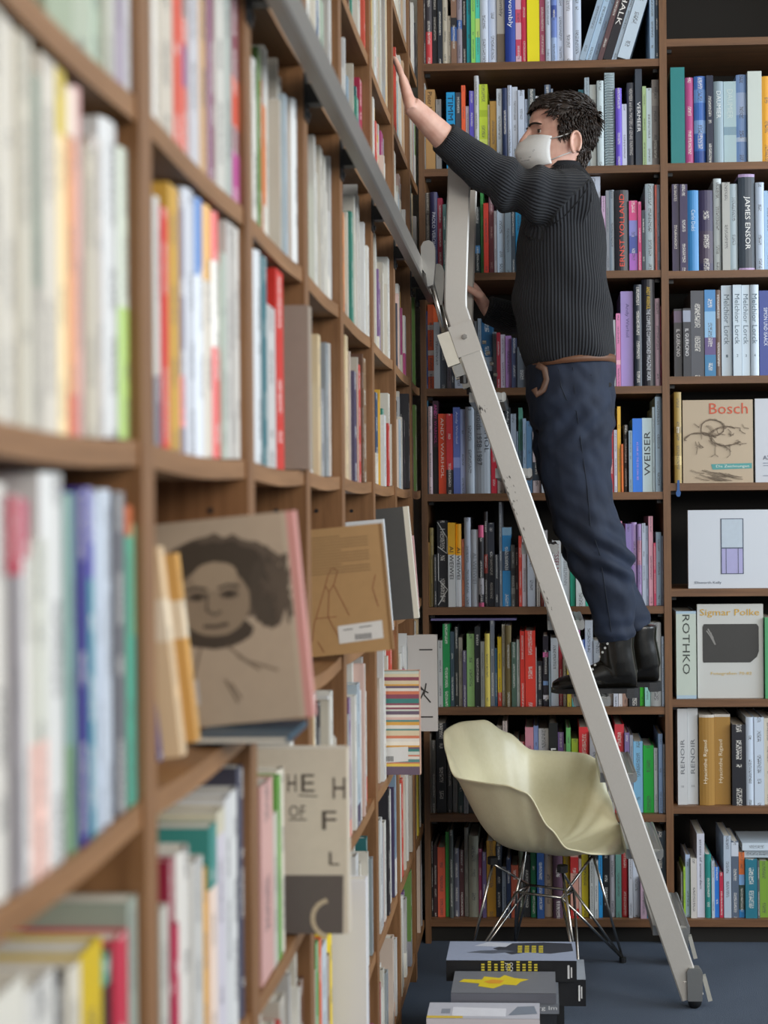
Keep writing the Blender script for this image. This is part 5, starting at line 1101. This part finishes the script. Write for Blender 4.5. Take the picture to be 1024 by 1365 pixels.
for v, nn in zip(tm_.vertices, nrm):
    p = v.co; k = .008*noise.noise(Vector((p.x*12, p.y*9, p.z*6))) + .005*noise.noise(Vector((p.x*30+p.z*12, p.y*20, p.z*22))) + .0085*math.exp(-((p.z-zk)/.09)**2)*math.sin(p.z*95+p.x*60+3*noise.noise(p*9)) + .004*math.exp(-((p.z-zh)/.06)**2)*math.sin(p.z*140) + .005*math.exp(-((p.z-at(800,570,YC).z)/.08)**2)*math.sin(p.z*70-p.x*75)
    v.co += nn*k
TRB = BVHTree.FromPolygons([v.co.copy() for v in tm_.vertices], [tuple(p.vertices) for p in tm_.polygons])
m, nt, b = newmat('navy_cotton'); tc = N(nt, 'ShaderNodeTexCoord'); nz = N(nt, 'ShaderNodeTexNoise', i_Scale=9.0, i_Detail=6.0); n2 = N(nt, 'ShaderNodeTexNoise', i_Scale=500.0)
for q in (nz, n2): nt.links.new(tc.outputs['Object'], q.inputs['Vector'])
cr = N(nt, 'ShaderNodeValToRGB'); cr.color_ramp.elements[0].position = .3; cr.color_ramp.elements[1].position = .75; cr.color_ramp.elements[0].color = (*lin('#111a2b'), 1); cr.color_ramp.elements[1].color = (*lin('#1c2940'), 1); nt.links.new(nz.outputs['Fac'], cr.inputs[0]); nt.links.new(cr.outputs[0], b.inputs['Base Color']); b.inputs['Roughness'].default_value = .8
bp = N(nt, 'ShaderNodeBump', i_Strength=.35, i_Distance=.01); nt.links.new(nz.outputs['Fac'], bp.inputs['Height']); nt.links.new(bp.outputs[0], b.inputs['Normal'])
tro = mesh_obj('trousers', tm_, m, pe)
SEAM = solid('#141b28', .85)
for pl in ([(745,492),(748,515),(755,532),(768,548)], [(764,490),(766,520),(769,550),(776,600),(783,650),(787,700),(800,740),(806,780),(812,820),(816,850)], [(788,500),(814,496)], [(797,848),(818,852),(842,850)]):
    q = onmesh(TRB, pl, .0004)
    if len(q) > 1: e = MB(); e.tube(q, .0014, 6); part('seam', e, SEAM, tro)
q = onmesh(TRB, [(813,513)], .001)
if q: e = MB(); e.tube([q[0], q[0]-Vector((0, .004, 0))], .006, 10); part('button', e, BLACKP, tro)
# belt
e = MB(); A = ell((704,496),(819,486),YC,.170, 40); B_ = ell((704,486),(819,476),YC,.170, 40)
ids = [[e.vert(p) for p in r] for r in (A, B_)]
for k in range(40): e.face((ids[0][k], ids[0][(k+1) % 40], ids[1][(k+1) % 40], ids[1][k]))
bl = part('belt', e, solid('#6a4630', .5, bump=.1), pe, True); md = bl.modifiers.new('s', 'SOLIDIFY'); md.thickness = .004; md.offset = 1
q = [at(px, py, 4.055) for px, py in ((716,486),(726,492),(729,506),(724,520),(716,526),(712,518))]
e = MB(); e.tube(q, [(.010, .004)]*6, 8, up=(1, 0, 0)); part('leather_strap', e, solid('#5c4030', .5), bl, True)
# boots
LEATHER = solid('#15130f', .22, bump=.12, bscale=22, name='polished_black_leather')
def boot(Y, dx, dy, shaft):
    m_ = MB()
    secs = [(849,902,.030,.018),(843,899,.040,.030),(828,896,.046,.035),(808,898,.044,.036),(792,902,.038,.039),(775,907,.030,.043),(758,911,.025,.044),(745,913,.021,.038),(736,915,.013,.023)]
    m_.rings([[at(px+dx, py+dy, Y)+Vector((0, hw*math.cos(2*math.pi*k/18), hh*math.sin(2*math.pi*k/18))) for k in range(18)] for px, py, hh, hw in secs])
    m_.tube([at(px, py, Y) for px, py in shaft], [(.050, .042), (.050, .044), (.052, .044), (.05, .04)], 20, up=(1, 0, 0))
    me2 = remesh(m_, .0045, 4, .5); zs_ = at(800+dx, 918+dy, Y).z
    for v in me2.vertices: v.co.z = max(v.co.z, zs_)
    bv = BVHTree.FromPolygons([v.co.copy() for v in me2.vertices], [tuple(p.vertices) for p in me2.polygons])
    o = mesh_obj('boot', me2, LEATHER, pe)
    out = []; P = [(735,.006),(741,.030),(756,.044),(775,.043),(795,.036),(815,.034),(835,.036),(845,.030),(851,.012)]
    up_ = [(at(px+dx, 918+dy, Y).x, Y-wd) for px, wd in P]; dn_ = [(at(px+dx, 918+dy, Y).x, Y+wd) for px, wd in P][::-1]
    s1 = MB(); s1.rings([[(x, y, z) for x, y in up_+dn_] for z in (zs_-.010, zs_+.004)]); part('sole', s1, BLACKP, o)
    hl = [(x, y) for x, y in up_+dn_ if x > at(818+dx, 918, Y).x]; s1 = MB(); s1.rings([[(x, y, z) for x, y in hl] for z in (zs_-.024, zs_-.0101)]); part('heel', s1, BLACKP, o)
    return bv, o
BV, BT = boot(4.125, 0, 0, [(823,842),(822,862),(824,882),(828,900)])
boot(4.30, 30, -8, [(854,832),(853,852),(856,872),(860,890)])
for k in range(7):
    t = k/6; p0 = (810-20*t, 858+34*t); q = onmesh(BV, [p0, (p0[0]-7, p0[1]-2)], .002)
    if len(q) == 2: e = MB(); e.tube([q[0], (q[0]+q[1])/2-Vector((0, .004, 0)), q[1]], .0022, 6); part('lace', e, solid('#26272c', .6), BT, True)
    if q: e = MB(); e.tube([q[0], q[0]-Vector((0, .003, 0))], .0036, 8); part('eyelet', e, solid('#d8d6d0', .3, .6), BT)
